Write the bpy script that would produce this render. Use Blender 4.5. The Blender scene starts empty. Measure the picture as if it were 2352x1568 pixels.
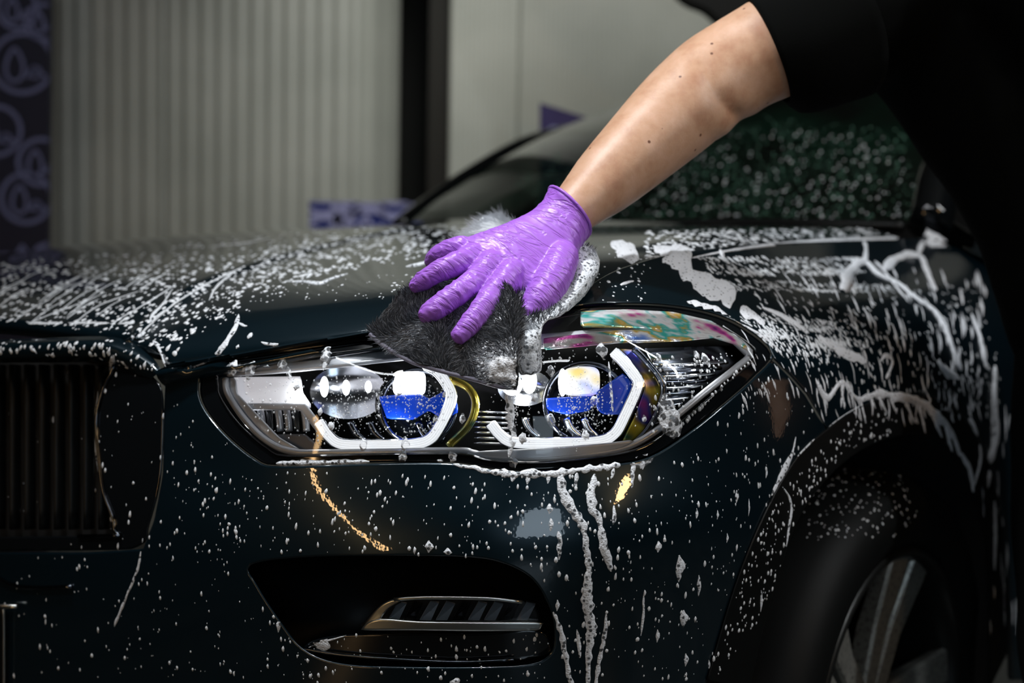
import bpy, bmesh, math, random
import numpy as np
from mathutils import Vector, Matrix, noise as mnoise
from mathutils.bvhtree import BVHTree
from mathutils.geometry import delaunay_2d_cdt

random.seed(7); RNG = np.random.default_rng(7)
scene = bpy.context.scene
C = scene.collection

# ------------------------------------------------------------------ camera
F = 3267.0; CX, CY = 1176.0, 784.0
H = 1.12; PITCH = math.radians(4.0); ROLL = math.radians(1.0)
cam_d = bpy.data.cameras.new('camera'); cam = bpy.data.objects.new('camera', cam_d); C.objects.link(cam)
cam_d.sensor_width = 36.0; cam_d.lens = 36.0 * F / 2352.0
cam_d.clip_start = 0.05; cam_d.clip_end = 60
fw = Vector((0, math.cos(PITCH), -math.sin(PITCH)))
rt0 = Vector((1, 0, 0)); up0 = rt0.cross(fw)
rt = rt0 * math.cos(ROLL) + up0 * math.sin(ROLL)
up = up0 * math.cos(ROLL) - rt0 * math.sin(ROLL)
M = Matrix(((rt.x, up.x, -fw.x, 0), (rt.y, up.y, -fw.y, 0), (rt.z, up.z, -fw.z, H), (0, 0, 0, 1)))
cam.matrix_world = M
cam_d.dof.use_dof = True; cam_d.dof.focus_distance = 1.64; cam_d.dof.aperture_fstop = 3.0
scene.camera = cam
CO = Vector((0, 0, H))
_rt, _up, _fw = np.array(rt), np.array(up), np.array(fw)

def W(px, py, d):
    """point in the room that sits d metres in front of the lens"""
    return CO + fw * d + rt * ((px - CX) / F * d) + up * (-(py - CY) / F * d)
def Wn(P):
    P = np.asarray(P, float); d = P[:, 2:3]
    return np.array(CO) + _fw * d + _rt * ((P[:, 0:1] - CX) / F * d) + _up * (-(P[:, 1:2] - CY) / F * d)
def ray(px, py):
    return (fw + rt * ((px - CX) / F) + up * (-(py - CY) / F)).normalized()

# ------------------------------------------------------------------ view, world, lights
vs = scene.view_settings
vs.view_transform = 'Standard'; vs.look = 'None'; vs.exposure = 0.0; vs.gamma = 1.0; vs.use_curve_mapping = False
scene.cycles.use_denoising = True
scene.cycles.caustics_reflective = False; scene.cycles.caustics_refractive = False
scene.cycles.sample_clamp_indirect = 4.0
scene.cycles.max_bounces = 5; scene.cycles.diffuse_bounces = 2; scene.cycles.glossy_bounces = 4; scene.cycles.transparent_max_bounces = 8
scene.cycles.use_adaptive_sampling = True; scene.cycles.adaptive_threshold = 0.12
w = bpy.data.worlds.new('world'); scene.world = w; w.use_nodes = True
w.node_tree.nodes['Background'].inputs[0].default_value = (0.75, 0.95, 0.9, 1)
w.node_tree.nodes['Background'].inputs[1].default_value = 0.004

def area(name, loc, target, sx, sy, power, col):
    l = bpy.data.lights.new(name, 'AREA'); l.shape = 'RECTANGLE'; l.size = sx; l.size_y = sy
    l.energy = power; l.color = col
    o = bpy.data.objects.new(name, l); C.objects.link(o); o.location = loc
    o.rotation_euler = (Vector(target) - Vector(loc)).to_track_quat('-Z', 'Y').to_euler()
    return o
COOL = (0.93, 0.97, 1.0); WARM = (1.0, 0.62, 0.28)
def spot(name, loc, target, ang, power, col, rad=0.15):
    l = bpy.data.lights.new(name, 'SPOT'); l.spot_size = math.radians(ang); l.spot_blend = 1.0; l.energy = power; l.color = col; l.shadow_soft_size = rad
    o = bpy.data.objects.new(name, l); C.objects.link(o); o.location = loc
    o.rotation_euler = (Vector(target) - Vector(loc)).to_track_quat('-Z', 'Y').to_euler(); return o
area('ceiling_tube_front', (-0.75, 0.55, 3.05), (0.1, 1.75, 0.9), 2.6, 0.08, 18, COOL)
spot('ceiling_key', (-0.65, 1.35, 3.15), (0.12, 1.95, 1.0), 50, 210, COOL, 0.09)
area('ceiling_tube_side', (2.3, 1.0, 3.0), (0.8, 2.1, 0.8), 0.10, 2.2, 44, COOL)
spot('wall_spot', (-0.15, 3.9, 3.0), (-0.58, 5.3, 1.7), 52, 50, (0.97, 1.0, 0.94))
spot('wall_spot_far', (0.55, 3.7, 3.0), (0.30, 5.3, 1.45), 70, 66, (0.98, 0.99, 0.92))
def stick(name, a, b, target, width, power, col):
    """a slim light stick from a to b, shining towards target"""
    a, b, t = Vector(a), Vector(b), Vector(target); c_ = (a + b) / 2; x = (b - a).normalized(); z = (c_ - t); z = (z - x * z.dot(x)).normalized(); y = z.cross(x)
    l = bpy.data.lights.new(name, 'AREA'); l.shape = 'RECTANGLE'; l.size = (b - a).length; l.size_y = width; l.energy = power; l.color = col
    o = bpy.data.objects.new(name, l); C.objects.link(o)
    o.matrix_world = Matrix(((x.x, y.x, z.x, c_.x), (x.y, y.y, z.y, c_.y), (x.z, y.z, z.z, c_.z), (0, 0, 0, 1)))
stick('wall_lamp_warm', (-2.80, 0.22, 1.52), (-2.15, -0.62, 0.45), (-0.2, 1.6, 0.85), 0.07, 6, WARM)
area('wall_lamp_warm_far', (2.0, -0.6, 2.3), (0.5, 1.9, 0.9), 0.26, 0.26, 7, WARM)

# ------------------------------------------------------------------ materials
MATS = {}
def pmat(name, col, rough=0.5, metal=0.0, **kw):
    m = bpy.data.materials.new(name); m.use_nodes = True
    b = m.node_tree.nodes['Principled BSDF']
    b.inputs['Base Color'].default_value = (*col, 1); b.inputs['Roughness'].default_value = rough
    b.inputs['Metallic'].default_value = metal
    for k, v in kw.items():
        b.inputs[k.replace('_', ' ')].default_value = v
    MATS[name] = m
    return m
def nd(m, t, **kw):
    n = m.node_tree.nodes.new(t)
    for k, v in kw.items(): setattr(n, k, v)
    return n
def lk(m, a, b): m.node_tree.links.new(a, b)
def bsdf(m): return m.node_tree.nodes['Principled BSDF']
def add_bump(m, tex, strength, dist, out='Fac', sock='Normal'):
    b = nd(m, 'ShaderNodeBump'); b.inputs['Strength'].default_value = strength; b.inputs['Distance'].default_value = dist
    lk(m, tex.outputs[out], b.inputs['Height']); lk(m, b.outputs[0], bsdf(m).inputs[sock]); return b
def coords(m, scale=(1, 1, 1), rot=(0, 0, 0)):
    t = nd(m, 'ShaderNodeTexCoord'); mp = nd(m, 'ShaderNodeMapping'); mp.inputs['Scale'].default_value = scale; mp.inputs['Rotation'].default_value = rot
    lk(m, t.outputs['Object'], mp.inputs[0]); return mp.outputs[0]
def noise_tex(m, scale, detail=4, rough=0.5, vec=None):
    n = nd(m, 'ShaderNodeTexNoise'); n.inputs['Scale'].default_value = scale; n.inputs['Detail'].default_value = detail; n.inputs['Roughness'].default_value = rough
    lk(m, vec if vec is not None else coords(m), n.inputs['Vector']); return n
def voro(m, scale, vec=None, feature='F1'):
    n = nd(m, 'ShaderNodeTexVoronoi'); n.feature = feature; n.inputs['Scale'].default_value = scale
    lk(m, vec if vec is not None else coords(m), n.inputs['Vector']); return n
def ramp(m, src, stops, out='Fac'):
    r = nd(m, 'ShaderNodeValToRGB'); lk(m, src, r.inputs[0]); e = r.color_ramp.elements
    while len(e) < len(stops): e.new(0.5)
    for i, (p, c) in enumerate(stops): e[i].position = p; e[i].color = (*c, 1)
    return r

m = pmat('paint', (0.0028, 0.014, 0.022), 0.30, 0.5, Coat_Weight=1.0, Coat_Roughness=0.02, Coat_IOR=1.6)
n = voro(m, 260); add_bump(m, n, 0.05, 0.0006, 'Distance', 'Coat Normal')
m = pmat('gloss_black', (0.004, 0.005, 0.006), 0.08, 0.0, Coat_Weight=0.5, Coat_Roughness=0.03)
m = pmat('satin_black', (0.003, 0.0035, 0.0035), 0.45, 0.0, Specular_IOR_Level=0.25)
n = noise_tex(m, 900, 2); add_bump(m, n, 0.2, 0.0005)
pmat('void_black', (0.002, 0.002, 0.002), 0.9)
m = pmat('rubber', (0.003, 0.0035, 0.0035), 0.6, 0.0, Specular_IOR_Level=0.2)
n = noise_tex(m, 300, 3); add_bump(m, n, 0.2, 0.001)
pmat('chrome', (0.75, 0.76, 0.76), 0.10, 1.0)
pmat('satin_chrome', (0.55, 0.56, 0.54), 0.28, 1.0)
pmat('lamp_silver', (0.62, 0.63, 0.66), 0.35, 0.35)
pmat('reflector', (0.80, 0.82, 0.86), 0.16, 1.0)
pmat('dark_chrome', (0.10, 0.11, 0.13), 0.15, 1.0)
pmat('grey_plastic', (0.16, 0.16, 0.17), 0.4)
pmat('blue_plastic', (0.005, 0.045, 0.50), 0.25, 0.0, Coat_Weight=0.6, Emission_Color=(0.0, 0.10, 0.9, 1), Emission_Strength=0.10)
m = pmat('machined_alloy', (0.34, 0.34, 0.31), 0.35, 0.5)
n = noise_tex(m, 160, 4); r = ramp(m, n.outputs['Fac'], [(0.30, (0.10, 0.10, 0.09)), (0.50, (0.36, 0.36, 0.33))]); lk(m, r.outputs[0], bsdf(m).inputs['Base Color'])
pmat('dark_alloy', (0.02, 0.021, 0.02), 0.35, 0.6)
def emit(name, col, s):
    m = pmat(name, (0.8, 0.8, 0.8), 0.3, 0.0, Emission_Color=(*col, 1), Emission_Strength=s); return m
emit('led_white', (0.95, 0.97, 1.0), 5.0)
emit('box_led_glow', (0.95, 0.93, 1.0), 0.42)  # glow stands in for LED light on the silver reflector box
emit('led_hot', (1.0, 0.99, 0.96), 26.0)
m = emit('light_guide', (0.93, 0.96, 1.0), 0.75)
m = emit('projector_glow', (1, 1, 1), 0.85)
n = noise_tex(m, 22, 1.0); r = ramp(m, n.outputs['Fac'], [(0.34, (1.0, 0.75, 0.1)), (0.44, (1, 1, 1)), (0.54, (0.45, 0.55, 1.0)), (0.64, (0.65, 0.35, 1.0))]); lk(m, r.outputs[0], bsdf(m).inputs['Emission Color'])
# soap film iridescence, its reflected colours painted into the base colour
m = pmat('soap_film', (0.8, 0.8, 0.8), 0.15, 0.35)
n = noise_tex(m, 1.0, 3, 0.6, coords(m, (9, 22, 34)))
r = ramp(m, n.outputs['Fac'], [(0.28, (0.02, 0.03, 0.16)), (0.36, (0.75, 0.10, 0.45)), (0.42, (0.85, 0.80, 0.78)), (0.48, (0.95, 0.95, 0.97)), (0.53, (0.05, 0.55, 0.50)), (0.58, (0.80, 0.50, 0.08)), (0.63, (0.92, 0.93, 0.96)), (0.70, (0.10, 0.25, 0.70)), (0.78, (0.03, 0.10, 0.08))])
lk(m, r.outputs[0], bsdf(m).inputs['Base Color'])
n2 = noise_tex(m, 150, 3); add_bump(m, n2, 0.5, 0.002)
m = pmat('soap_film_gold', (0.6, 0.5, 0.08), 0.15, 0.4)
n = noise_tex(m, 1.0, 2, 0.5, coords(m, (18, 18, 26)))
r = ramp(m, n.outputs['Fac'], [(0.33, (0.02, 0.10, 0.06)), (0.42, (0.45, 0.35, 0.03)), (0.52, (0.75, 0.62, 0.08)), (0.60, (0.35, 0.25, 0.05)), (0.68, (0.04, 0.06, 0.35)), (0.76, (0.30, 0.04, 0.25))])
lk(m, r.outputs[0], bsdf(m).inputs['Base Color'])

def glassy(name, tint, refl_rough=0.02, ior=1.45, base=0.0):
    m = bpy.data.materials.new(name); m.use_nodes = True; nt = m.node_tree; nt.nodes.clear()
    o = nt.nodes.new('ShaderNodeOutputMaterial'); mx = nt.nodes.new('ShaderNodeMixShader'); fr = nt.nodes.new('ShaderNodeFresnel')
    fr.inputs['IOR'].default_value = ior
    t = nt.nodes.new('ShaderNodeBsdfTransparent'); t.inputs[0].default_value = (*tint, 1)
    g = nt.nodes.new('ShaderNodeBsdfGlossy'); g.inputs['Roughness'].default_value = refl_rough
    nt.links.new(fr.outputs[0], mx.inputs[0]); nt.links.new(t.outputs[0], mx.inputs[1]); nt.links.new(g.outputs[0], mx.inputs[2])
    nt.links.new(mx.outputs[0], o.inputs[0]); MATS[name] = m; return m
glassy('clear_lens', (0.96, 0.97, 0.98))
glassy('inner_glass', (0.9, 0.92, 0.95), 0.01, 1.5)
m = pmat('windscreen', (0.004, 0.022, 0.014), 0.05, 0.0, Alpha=0.93, Coat_Weight=1.0, Coat_Roughness=0.02)
n = noise_tex(m, 7, 3); r = ramp(m, n.outputs['Fac'], [(0.35, (0.0005, 0.003, 0.002)), (0.65, (0.002, 0.024, 0.013))]); lk(m, r.outputs[0], bsdf(m).inputs['Base Color'])

# foam: dense white, and lacy foam whose bubbles are open
def foam_mat(name, col, scale, thr, soft):
    m = pmat(name, col, 0.45, 0.0, Subsurface_Weight=0.0)
    v = voro(m, scale); v2 = voro(m, scale * 2.7)
    mr = nd(m, 'ShaderNodeMapRange'); mr.inputs['From Min'].default_value = thr - soft; mr.inputs['From Max'].default_value = thr + soft
    mr.inputs['To Min'].default_value = 0.12; mr.inputs['To Max'].default_value = 1.0
    lk(m, v.outputs['Distance'], mr.inputs['Value'])
    lk(m, mr.outputs[0], bsdf(m).inputs['Alpha'])
    add_bump(m, v2, 0.5, 0.0015, 'Distance')
    return m
foam_mat('foam_lace', (0.80, 0.83, 0.88), 170, 0.34, 0.07)
foam_mat('foam_bubble', (0.80, 0.83, 0.88), 135, 0.52, 0.07)
foam_mat('foam_dense', (0.82, 0.83, 0.87), 170, 0.20, 0.06)
pmat('foam_speck', (0.74, 0.76, 0.79), 0.35, 0.0)
m = pmat('water_bead', (0.9, 0.92, 0.95), 0.06, 0.0, Alpha=0.55, Coat_Weight=1.0)
m = pmat('screen_bead', (0.16, 0.36, 0.26), 0.12, 0.0, Alpha=0.75, Coat_Weight=1.0)

# ------------------------------------------------------------------ mesh helpers
def link(name, me, mat, parent=None, smooth=True):
    if isinstance(mat, str): mat = MATS[mat]
    if mat is not None and not me.materials: me.materials.append(mat)
    if smooth: me.polygons.foreach_set('use_smooth', [True] * len(me.polygons))
    o = bpy.data.objects.new(name, me); C.objects.link(o)
    if parent is not None: o.parent = parent
    return o
def mk(name, V, Fc, mat, parent=None, smooth=True):
    me = bpy.data.meshes.new(name); me.from_pydata([tuple(map(float, v)) for v in V], [], [tuple(map(int, f)) for f in Fc]); me.update()
    return link(name, me, mat, parent, smooth)
def empty(name, loc=(0, 0, 0), label=None, cat=None, group=None):
    o = bpy.data.objects.new(name, None); C.objects.link(o); o.empty_display_size = 0.1
    o['_base'] = 1; del o['_base']
    if label: o['label'] = label
    if cat: o['category'] = cat
    if group: o['group'] = group
    return o
def tag(o, label=None, cat=None, group=None, kind=None):
    if label: o['label'] = label
    if cat: o['category'] = cat
    if group: o['group'] = group
    if kind: o['kind'] = kind
    return o
def cr(P, n, closed=False):
    """Catmull-Rom through points"""
    P = np.asarray(P, float); N = len(P); out = []
    segs = N if closed else N - 1
    for i in range(segs):
        if closed: p0, p1, p2, p3 = P[(i - 1) % N], P[i], P[(i + 1) % N], P[(i + 2) % N]
        else:
            p1, p2 = P[i], P[i + 1]
            p0 = P[i - 1] if i > 0 else 2 * p1 - p2
            p3 = P[i + 2] if i + 2 < N else 2 * p2 - p1
        for k in range(n):
            t = k / n
            out.append(0.5 * ((2 * p1) + (-p0 + p2) * t + (2 * p0 - 5 * p1 + 4 * p2 - p3) * t * t + (-p0 + 3 * p1 - 3 * p2 + p3) * t ** 3))
    if not closed: out.append(P[-1])
    return np.array(out)
def resample(P, step, closed=False):
    P = np.asarray(P, float)
    Q = np.vstack([P, P[:1]]) if closed else P
    seg = np.linalg.norm(np.diff(Q[:, :2] if Q.shape[1] > 3 else Q, axis=0), axis=1); s = np.concatenate([[0], np.cumsum(seg)])
    n = max(3, int(round(s[-1] / step))); t = np.linspace(0, s[-1], n + 1)
    R = np.stack([np.interp(t, s, Q[:, k]) for k in range(Q.shape[1])], 1)
    return R[:-1] if closed else R
def pip(pts, poly):
    x, y = pts[:, 0], pts[:, 1]; ins = np.zeros(len(pts), bool); j = len(poly) - 1
    for i in range(len(poly)):
        xi, yi = poly[i][0], poly[i][1]; xj, yj = poly[j][0], poly[j][1]
        c = ((yi > y) != (yj > y))
        with np.errstate(divide='ignore', invalid='ignore'):
            ins ^= c & (x < (xj - xi) * (y - yi) / (yj - yi + 1e-12) + xi)
        j = i
    return ins
def seg_dist(pts, poly):
    d = np.full(len(pts), 1e9); N = len(poly)
    for i in range(N):
        a = poly[i]; b = poly[(i + 1) % N]; ab = b - a; L = (ab ** 2).sum() + 1e-9
        t = np.clip(((pts - a) @ ab) / L, 0, 1); q = a + t[:, None] * ab
        d = np.minimum(d, np.hypot(*(pts - q).T))
    return d
def grid_fill(loops, step, band=0.0):
    """triangulate the area inside loops[0] minus the other loops; returns 2d points, tris, loop index lists"""
    loops = [np.asarray(l, float)[:, :2] for l in loops]
    pts = []; edges = []; idx = []
    for l in loops:
        s = len(pts); pts += [tuple(p) for p in l]; idx.append(list(range(s, s + len(l))))
        edges += [(s + i, s + (i + 1) % len(l)) for i in range(len(l))]
    lo, hi = loops[0].min(0), loops[0].max(0)
    gx, gy = np.meshgrid(np.arange(lo[0], hi[0], step), np.arange(lo[1], hi[1], step * 0.87))
    gx[1::2] += step * 0.5
    g = np.stack([gx.ravel(), gy.ravel()], 1)
    keep = pip(g, loops[0])
    for l in loops[1:]: keep &= ~pip(g, l)
    g = g[keep]
    ring_ = []
    if band:
        for li, l in enumerate(loops):
            tg = np.roll(l, -1, 0) - np.roll(l, 1, 0); tg /= np.linalg.norm(tg, axis=1)[:, None] + 1e-9
            nn = np.stack([-tg[:, 1], tg[:, 0]], 1); c1 = l + nn * band; c2 = l - nn * band
            in1 = pip(c1, l) if li == 0 else ~pip(c1, l); ring_.append(np.where(in1[:, None], c1, c2))
        ring_ = np.vstack(ring_); ok = pip(ring_, loops[0])
        for l in loops[1:]: ok &= ~pip(ring_, l)
        ring_ = ring_[ok]; d = np.full(len(ring_), 1e9)
        for l in loops: d = np.minimum(d, seg_dist(ring_, l))
        ring_ = ring_[d > band * 0.85]
    if len(g):
        d = np.full(len(g), 1e9)
        for l in loops: d = np.minimum(d, seg_dist(g, l))
        g = g[d > step * 0.45 + (band if band else 0)]
    if len(ring_): g = np.vstack([ring_, g])
    pts += [tuple(p) for p in g]
    vo, eo, fo, ov, oe, of = delaunay_2d_cdt([Vector(p) for p in pts], edges, [], 0, 1e-6)
    V2 = np.array([(v.x, v.y) for v in vo]); T = np.array([f for f in fo if len(f) == 3])
    cen = V2[T].mean(1); k = pip(cen, loops[0])
    for l in loops[1:]: k &= ~pip(cen, l)
    T = T[k]
    back = {}
    for i, o in enumerate(ov):
        for q in o: back[q] = i
    idx = [[back[q] for q in l if q in back] for l in idx]
    return V2, T, idx
SKIN = []      # (V, T) lists of the body surface, for the foam that lies on it
def region(name, loops, depth, step, mat, parent, off=0.0, thick=0.012, solid=True, roll=0.004, skin=True):
    """a panel of the body: the outline is bent over the depth surface, with a rolled edge"""
    V2, T, idx = grid_fill(loops, step, 4.0)
    D = depth(V2) + off
    V = Wn(np.column_stack([V2, D])); T = T.tolist()
    # orient to the lens
    t = T[0]; nrm = np.cross(V[t[1]] - V[t[0]], V[t[2]] - V[t[0]])
    if np.dot(nrm, np.array(CO) - V[t[0]]) < 0: T = [f[::-1] for f in T]
    if skin: SKIN.append((V.copy(), [tuple(f) for f in T]))
    V = V.tolist(); n0 = len(V)
    if solid:
        for li, loop in enumerate(idx):
            L2 = V2[loop]; n = len(loop)
            tang = np.roll(L2, -1, 0) - np.roll(L2, 1, 0); tang /= (np.linalg.norm(tang, axis=1)[:, None] + 1e-9)
            nin = np.stack([-tang[:, 1], tang[:, 0]], 1)
            test = L2 + nin * 2.0
            insd = pip(test, np.asarray(loops[li])[:, :2]) if li == 0 else ~pip(test, np.asarray(loops[li])[:, :2])
            sgn = np.where(insd, 1.0, -1.0)[:, None]; nin = nin * sgn
            s1 = len(V); V += Wn(np.column_stack([L2 - nin * 2.0, D[loop] + roll])).tolist()
            s2 = len(V); V += Wn(np.column_stack([L2 - nin * 1.0, D[loop] + roll + thick])).tolist()
            for i in range(n):
                j = (i + 1) % n
                a, b = loop[i], loop[j]
                T.append((a, b, s1 + j, s1 + i)); T.append((s1 + i, s1 + j, s2 + j, s2 + i))
    o = mk(name, V, T, mat, parent)
    bm = bmesh.new(); bm.from_mesh(o.data); bmesh.ops.recalc_face_normals(bm, faces=bm.faces); bm.to_mesh(o.data); bm.free()
    return o
def tube_mesh(P, R, ns=8, cap=True, flat=1.0, upv=None, closed=False):
    P = np.asarray(P, float); n = len(P); R = np.broadcast_to(np.asarray(R, float), (n,))
    T = np.gradient(P, axis=0)
    if closed: T = np.roll(P, -1, 0) - np.roll(P, 1, 0)
    T /= np.linalg.norm(T, axis=1)[:, None] + 1e-12
    u = np.array(upv if upv is not None else (0, 0, 1.0), float)
    V = []; prev = None
    for i in range(n):
        ref = u if prev is None or upv is not None else prev
        a = ref - T[i] * np.dot(ref, T[i]); L = np.linalg.norm(a)
        if L < 1e-5: a = np.cross(T[i], (1, 0, 0)); L = np.linalg.norm(a)
        a /= L; b = np.cross(T[i], a); prev = a
        for k in range(ns):
            th = 2 * math.pi * k / ns
            V.append(P[i] + a * math.cos(th) * R[i] * flat + b * math.sin(th) * R[i])
    Fc = []
    for i in range(n if closed else n - 1):
        j = (i + 1) % n
        for k in range(ns):
            q = (k + 1) % ns
            Fc.append((i * ns + k, i * ns + q, j * ns + q, j * ns + k))
    if cap and not closed:
        Fc.append(tuple(range(ns - 1, -1, -1))); Fc.append(tuple((n - 1) * ns + k for k in range(ns)))
    return V, Fc
def tube(name, P, R, mat, parent=None, ns=8, **k):
    V, Fc = tube_mesh(P, R, ns, **k); return mk(name, V, Fc, mat, parent)
def merge(parts):
    V = []; Fc = []
    for v, f in parts:
        o = len(V); V += [tuple(p) for p in v]; Fc += [tuple(i + o for i in q) for q in f]
    return V, Fc
def box_mesh(c, ax, ay, az):
    c = np.asarray(c, float); ax, ay, az = map(lambda q: np.asarray(q, float), (ax, ay, az))
    V = [c + sx * ax + sy * ay + sz * az for sz in (-1, 1) for sy in (-1, 1) for sx in (-1, 1)]
    return V, [(0, 2, 3, 1), (4, 5, 7, 6), (0, 1, 5, 4), (2, 6, 7, 3), (0, 4, 6, 2), (1, 3, 7, 5)]
def box(name, c, sx, sy, sz, mat, parent=None):
    V, Fc = box_mesh(c, (sx / 2, 0, 0), (0, sy / 2, 0), (0, 0, sz / 2)); return mk(name, V, Fc, mat, parent, smooth=False)

# car axes: the car points down-left out of the room, its left flank runs away to the right
AZ = math.radians(38.0)
U = Vector((math.sin(AZ), math.cos(AZ), 0)); VV = Vector((math.cos(AZ), -math.sin(AZ), 0)); ZZ = Vector((0, 0, 1))

# ------------------------------------------------------------------ room
m = pmat('wall_sheet', (0.42, 0.43, 0.385), 0.42, 0.0)
n = noise_tex(m, 3, 4); r = ramp(m, n.outputs['Fac'], [(0.3, (0.37, 0.38, 0.34)), (0.7, (0.45, 0.455, 0.41))]); lk(m, r.outputs[0], bsdf(m).inputs['Base Color'])
m = pmat('wall_dark', (0.012, 0.012, 0.010), 0.8); n = noise_tex(m, 6); add_bump(m, n, 0.2, 0.01)
m = pmat('column_brown', (0.022, 0.018, 0.012), 0.6)
m = pmat('concrete', (0.035, 0.038, 0.037), 0.25); n = noise_tex(m, 5, 6); r = ramp(m, n.outputs['Fac'], [(0.3, (0.02, 0.022, 0.021)), (0.7, (0.06, 0.062, 0.06))]); lk(m, r.outputs[0], bsdf(m).inputs['Base Color'])
m = pmat('ceiling_dark', (0.30, 0.31, 0.29), 0.8)
emit('window_day', (0.70, 0.86, 1.0), 3.0)
def structure(o): o['kind'] = 'structure'; return o
def slab(name, x0, x1, y0, y1, z0, z1, mat):
    return structure(box(name, ((x0 + x1) / 2, (y0 + y1) / 2, (z0 + z1) / 2), x1 - x0, y1 - y0, z1 - z0, mat))
YB = 6.2
slab('floor', -4.2, 5.2, -3.2, YB + 0.2, -0.1, 0, 'concrete')
slab('ceiling', -4.2, 5.2, -3.2, YB + 0.2, 3.5, 3.6, 'ceiling_dark')
slab('wall_left', -4.2, -4.0, -3.2, YB, 0, 3.5, 'wall_dark')
slab('wall_right', 5.0, 5.2, -3.2, YB, 0, 3.5, 'wall_dark')
slab('wall_front', -4.0, 5.0, -3.2, -3.0, 0, 3.5, 'wall_dark')
wn = slab('window_1', -0.40, 0.60, -3.0, -2.96, 0.8, 2.3, 'window_day')
wall_back = slab('wall_back', -4.0, 5.0, YB, YB + 0.2, 0, 3.5, 'wall_dark')
def xw(px, y): # room x of the pixel column at mid height, on the plane y
    r_ = ray(px, 300); return (CO + r_ * (y / r_.y)).x
SH = 2.75  # sheets cut off here so the windscreen reflects the dark wall above
def sheet(x0, x1, y, pitch, depth, curl=0.0):
    """one ribbed metal wall sheet, its right end may curl back"""
    xs = [x0 + 0.0012]; prof = [0.008]
    x = x0 + 0.012; k = 0
    while x < x1 - 0.012:
        xs.append(x); prof.append(0.0 if (k % 4) in (0, 1) else depth); x += pitch / 4; k += 1
    xs.append(x1 - 0.0012); prof.append(0.008)
    V = []; Fc = []
    for xx, p in zip(xs, prof):
        yy = y + p
        if curl and xx > x1 - curl:
            t = (xx - (x1 - curl)) / curl; yy += 0.20 * t * t
        V += [(xx, yy, 0.0), (xx, yy, SH)]
    n_ = len(xs)
    for i in range(n_ - 1): Fc.append((2 * i, 2 * i + 2, 2 * i + 3, 2 * i + 1))
    b = len(V)
    V += [(x0 + 0.004, y + 0.10, 0), (x0 + 0.004, y + 0.10, SH), (x1 - 0.004, y + (0.28 if curl else 0.10), 0), (x1 - 0.004, y + (0.28 if curl else 0.10), SH)]
    Fc += [(b, 0, 1, b + 1), (2 * n_ - 2, b + 2, b + 3, 2 * n_ - 1)]
    return mk('wall_sheet', V, Fc, 'wall_sheet', wall_back, smooth=False)
YP = 5.3
for a, b, cu in ((-560, -60, 0), (-60, 380, 0), (380, 905, 0.17)):
    sheet(xw(a, YP), xw(b, YP), YP, 0.062, 0.006, cu)
for a, b in ((1030, 1188, ), (1188, 1810), (1810, 2300), (2300, 2700)):
    sheet(xw(a, YP), xw(b, YP), YP, 0.018, 0.002)
o = slab('trim_1', xw(985, 5.6), xw(1032, 5.6), 5.55, 5.75, 0, 3.5, 'column_brown')
slab('trim_2', xw(899, YP + .2), xw(906, YP + .2), YP + 0.18, YP + 0.26, 0, 3.5, 'wall_sheet')

# printed banners
m = pmat('banner_navy', (0.010, 0.012, 0.035), 0.5)
m = pmat('banner_blue', (0.003, 0.016, 0.20), 0.45)
pmat('print_lilac', (0.22, 0.23, 0.42), 0.6); pmat('print_pale', (0.42, 0.42, 0.72), 0.6)
m = pmat('board_purple', (0.018, 0.007, 0.085), 0.5)
def pw(px, py, y):
    r_ = ray(px, py); return CO + r_ * (y / r_.y)
def ring2d(cx, cy, rx, ry, wd, n=36, a0=0, a1=2 * math.pi):
    t = np.linspace(a0, a1, n)
    o_ = np.stack([cx + rx * np.cos(t), cy + ry * np.sin(t)], 1); i_ = np.stack([cx + (rx - wd) * np.cos(t), cy + (ry - wd) * np.sin(t)], 1)
    return o_, i_
def line2d(P, wd):
    P = np.asarray(P, float); T = np.gradient(P, axis=0); T /= np.linalg.norm(T, axis=1)[:, None] + 1e-9
    N = np.stack([-T[:, 1], T[:, 0]], 1); return P + N * wd / 2, P - N * wd / 2
def print_marks(banner, items, y, mat, clip):
    """flat printed outlines lying on the banner"""
    for kind, *a in items:
        A, B = ring2d(*a) if kind == 'ring' else line2d(*a)
        keep = lambda q: np.stack([np.clip(q[:, 0], clip[0], clip[1]), np.clip(q[:, 1], clip[2], clip[3])], 1)
        A, B = keep(A), keep(B); V = []; Fc = []
        for p, q in zip(A, B): V += [pw(p[0], p[1], y), pw(q[0], q[1], y)]
        for i in range(len(A) - 1): Fc.append((2 * i, 2 * i + 2, 2 * i + 3, 2 * i + 1))
        mk('printed_emblem', V, Fc, mat, banner, smooth=False)
def leaf(cx, cy, w_, h_, wd):
    t = np.linspace(0, 2 * math.pi, 30)
    x = cx + w_ * np.sin(t) * np.abs(np.sin(t / 2)) ** 0.6; yv = cy - h_ * np.cos(t)
    return ('line', np.stack([x, yv], 1), wd)
def board(name, corners, y, th, mat, label, cat):
    P = [pw(a, b, y) for a, b in corners]; n_ = len(P); off = Vector((0, th, 0))
    V = P + [p + off for p in P]
    Fc = [tuple(range(n_))] + [tuple(range(2 * n_ - 1, n_ - 1, -1))] + [(i, i + n_, (i + 1) % n_ + n_, (i + 1) % n_) for i in range(n_)]
    return tag(mk(name, V, Fc, mat, None, smooth=False), label, cat)
YN = 5.0
bn = board('wall_banner', [(-260, -80), (117, -80), (103, 1500), (-260, 1500)], YN, 0.03, 'banner_navy', 'tall dark navy banner printed with ringed crown emblems at the left wall', 'banner')
items = []
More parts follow.
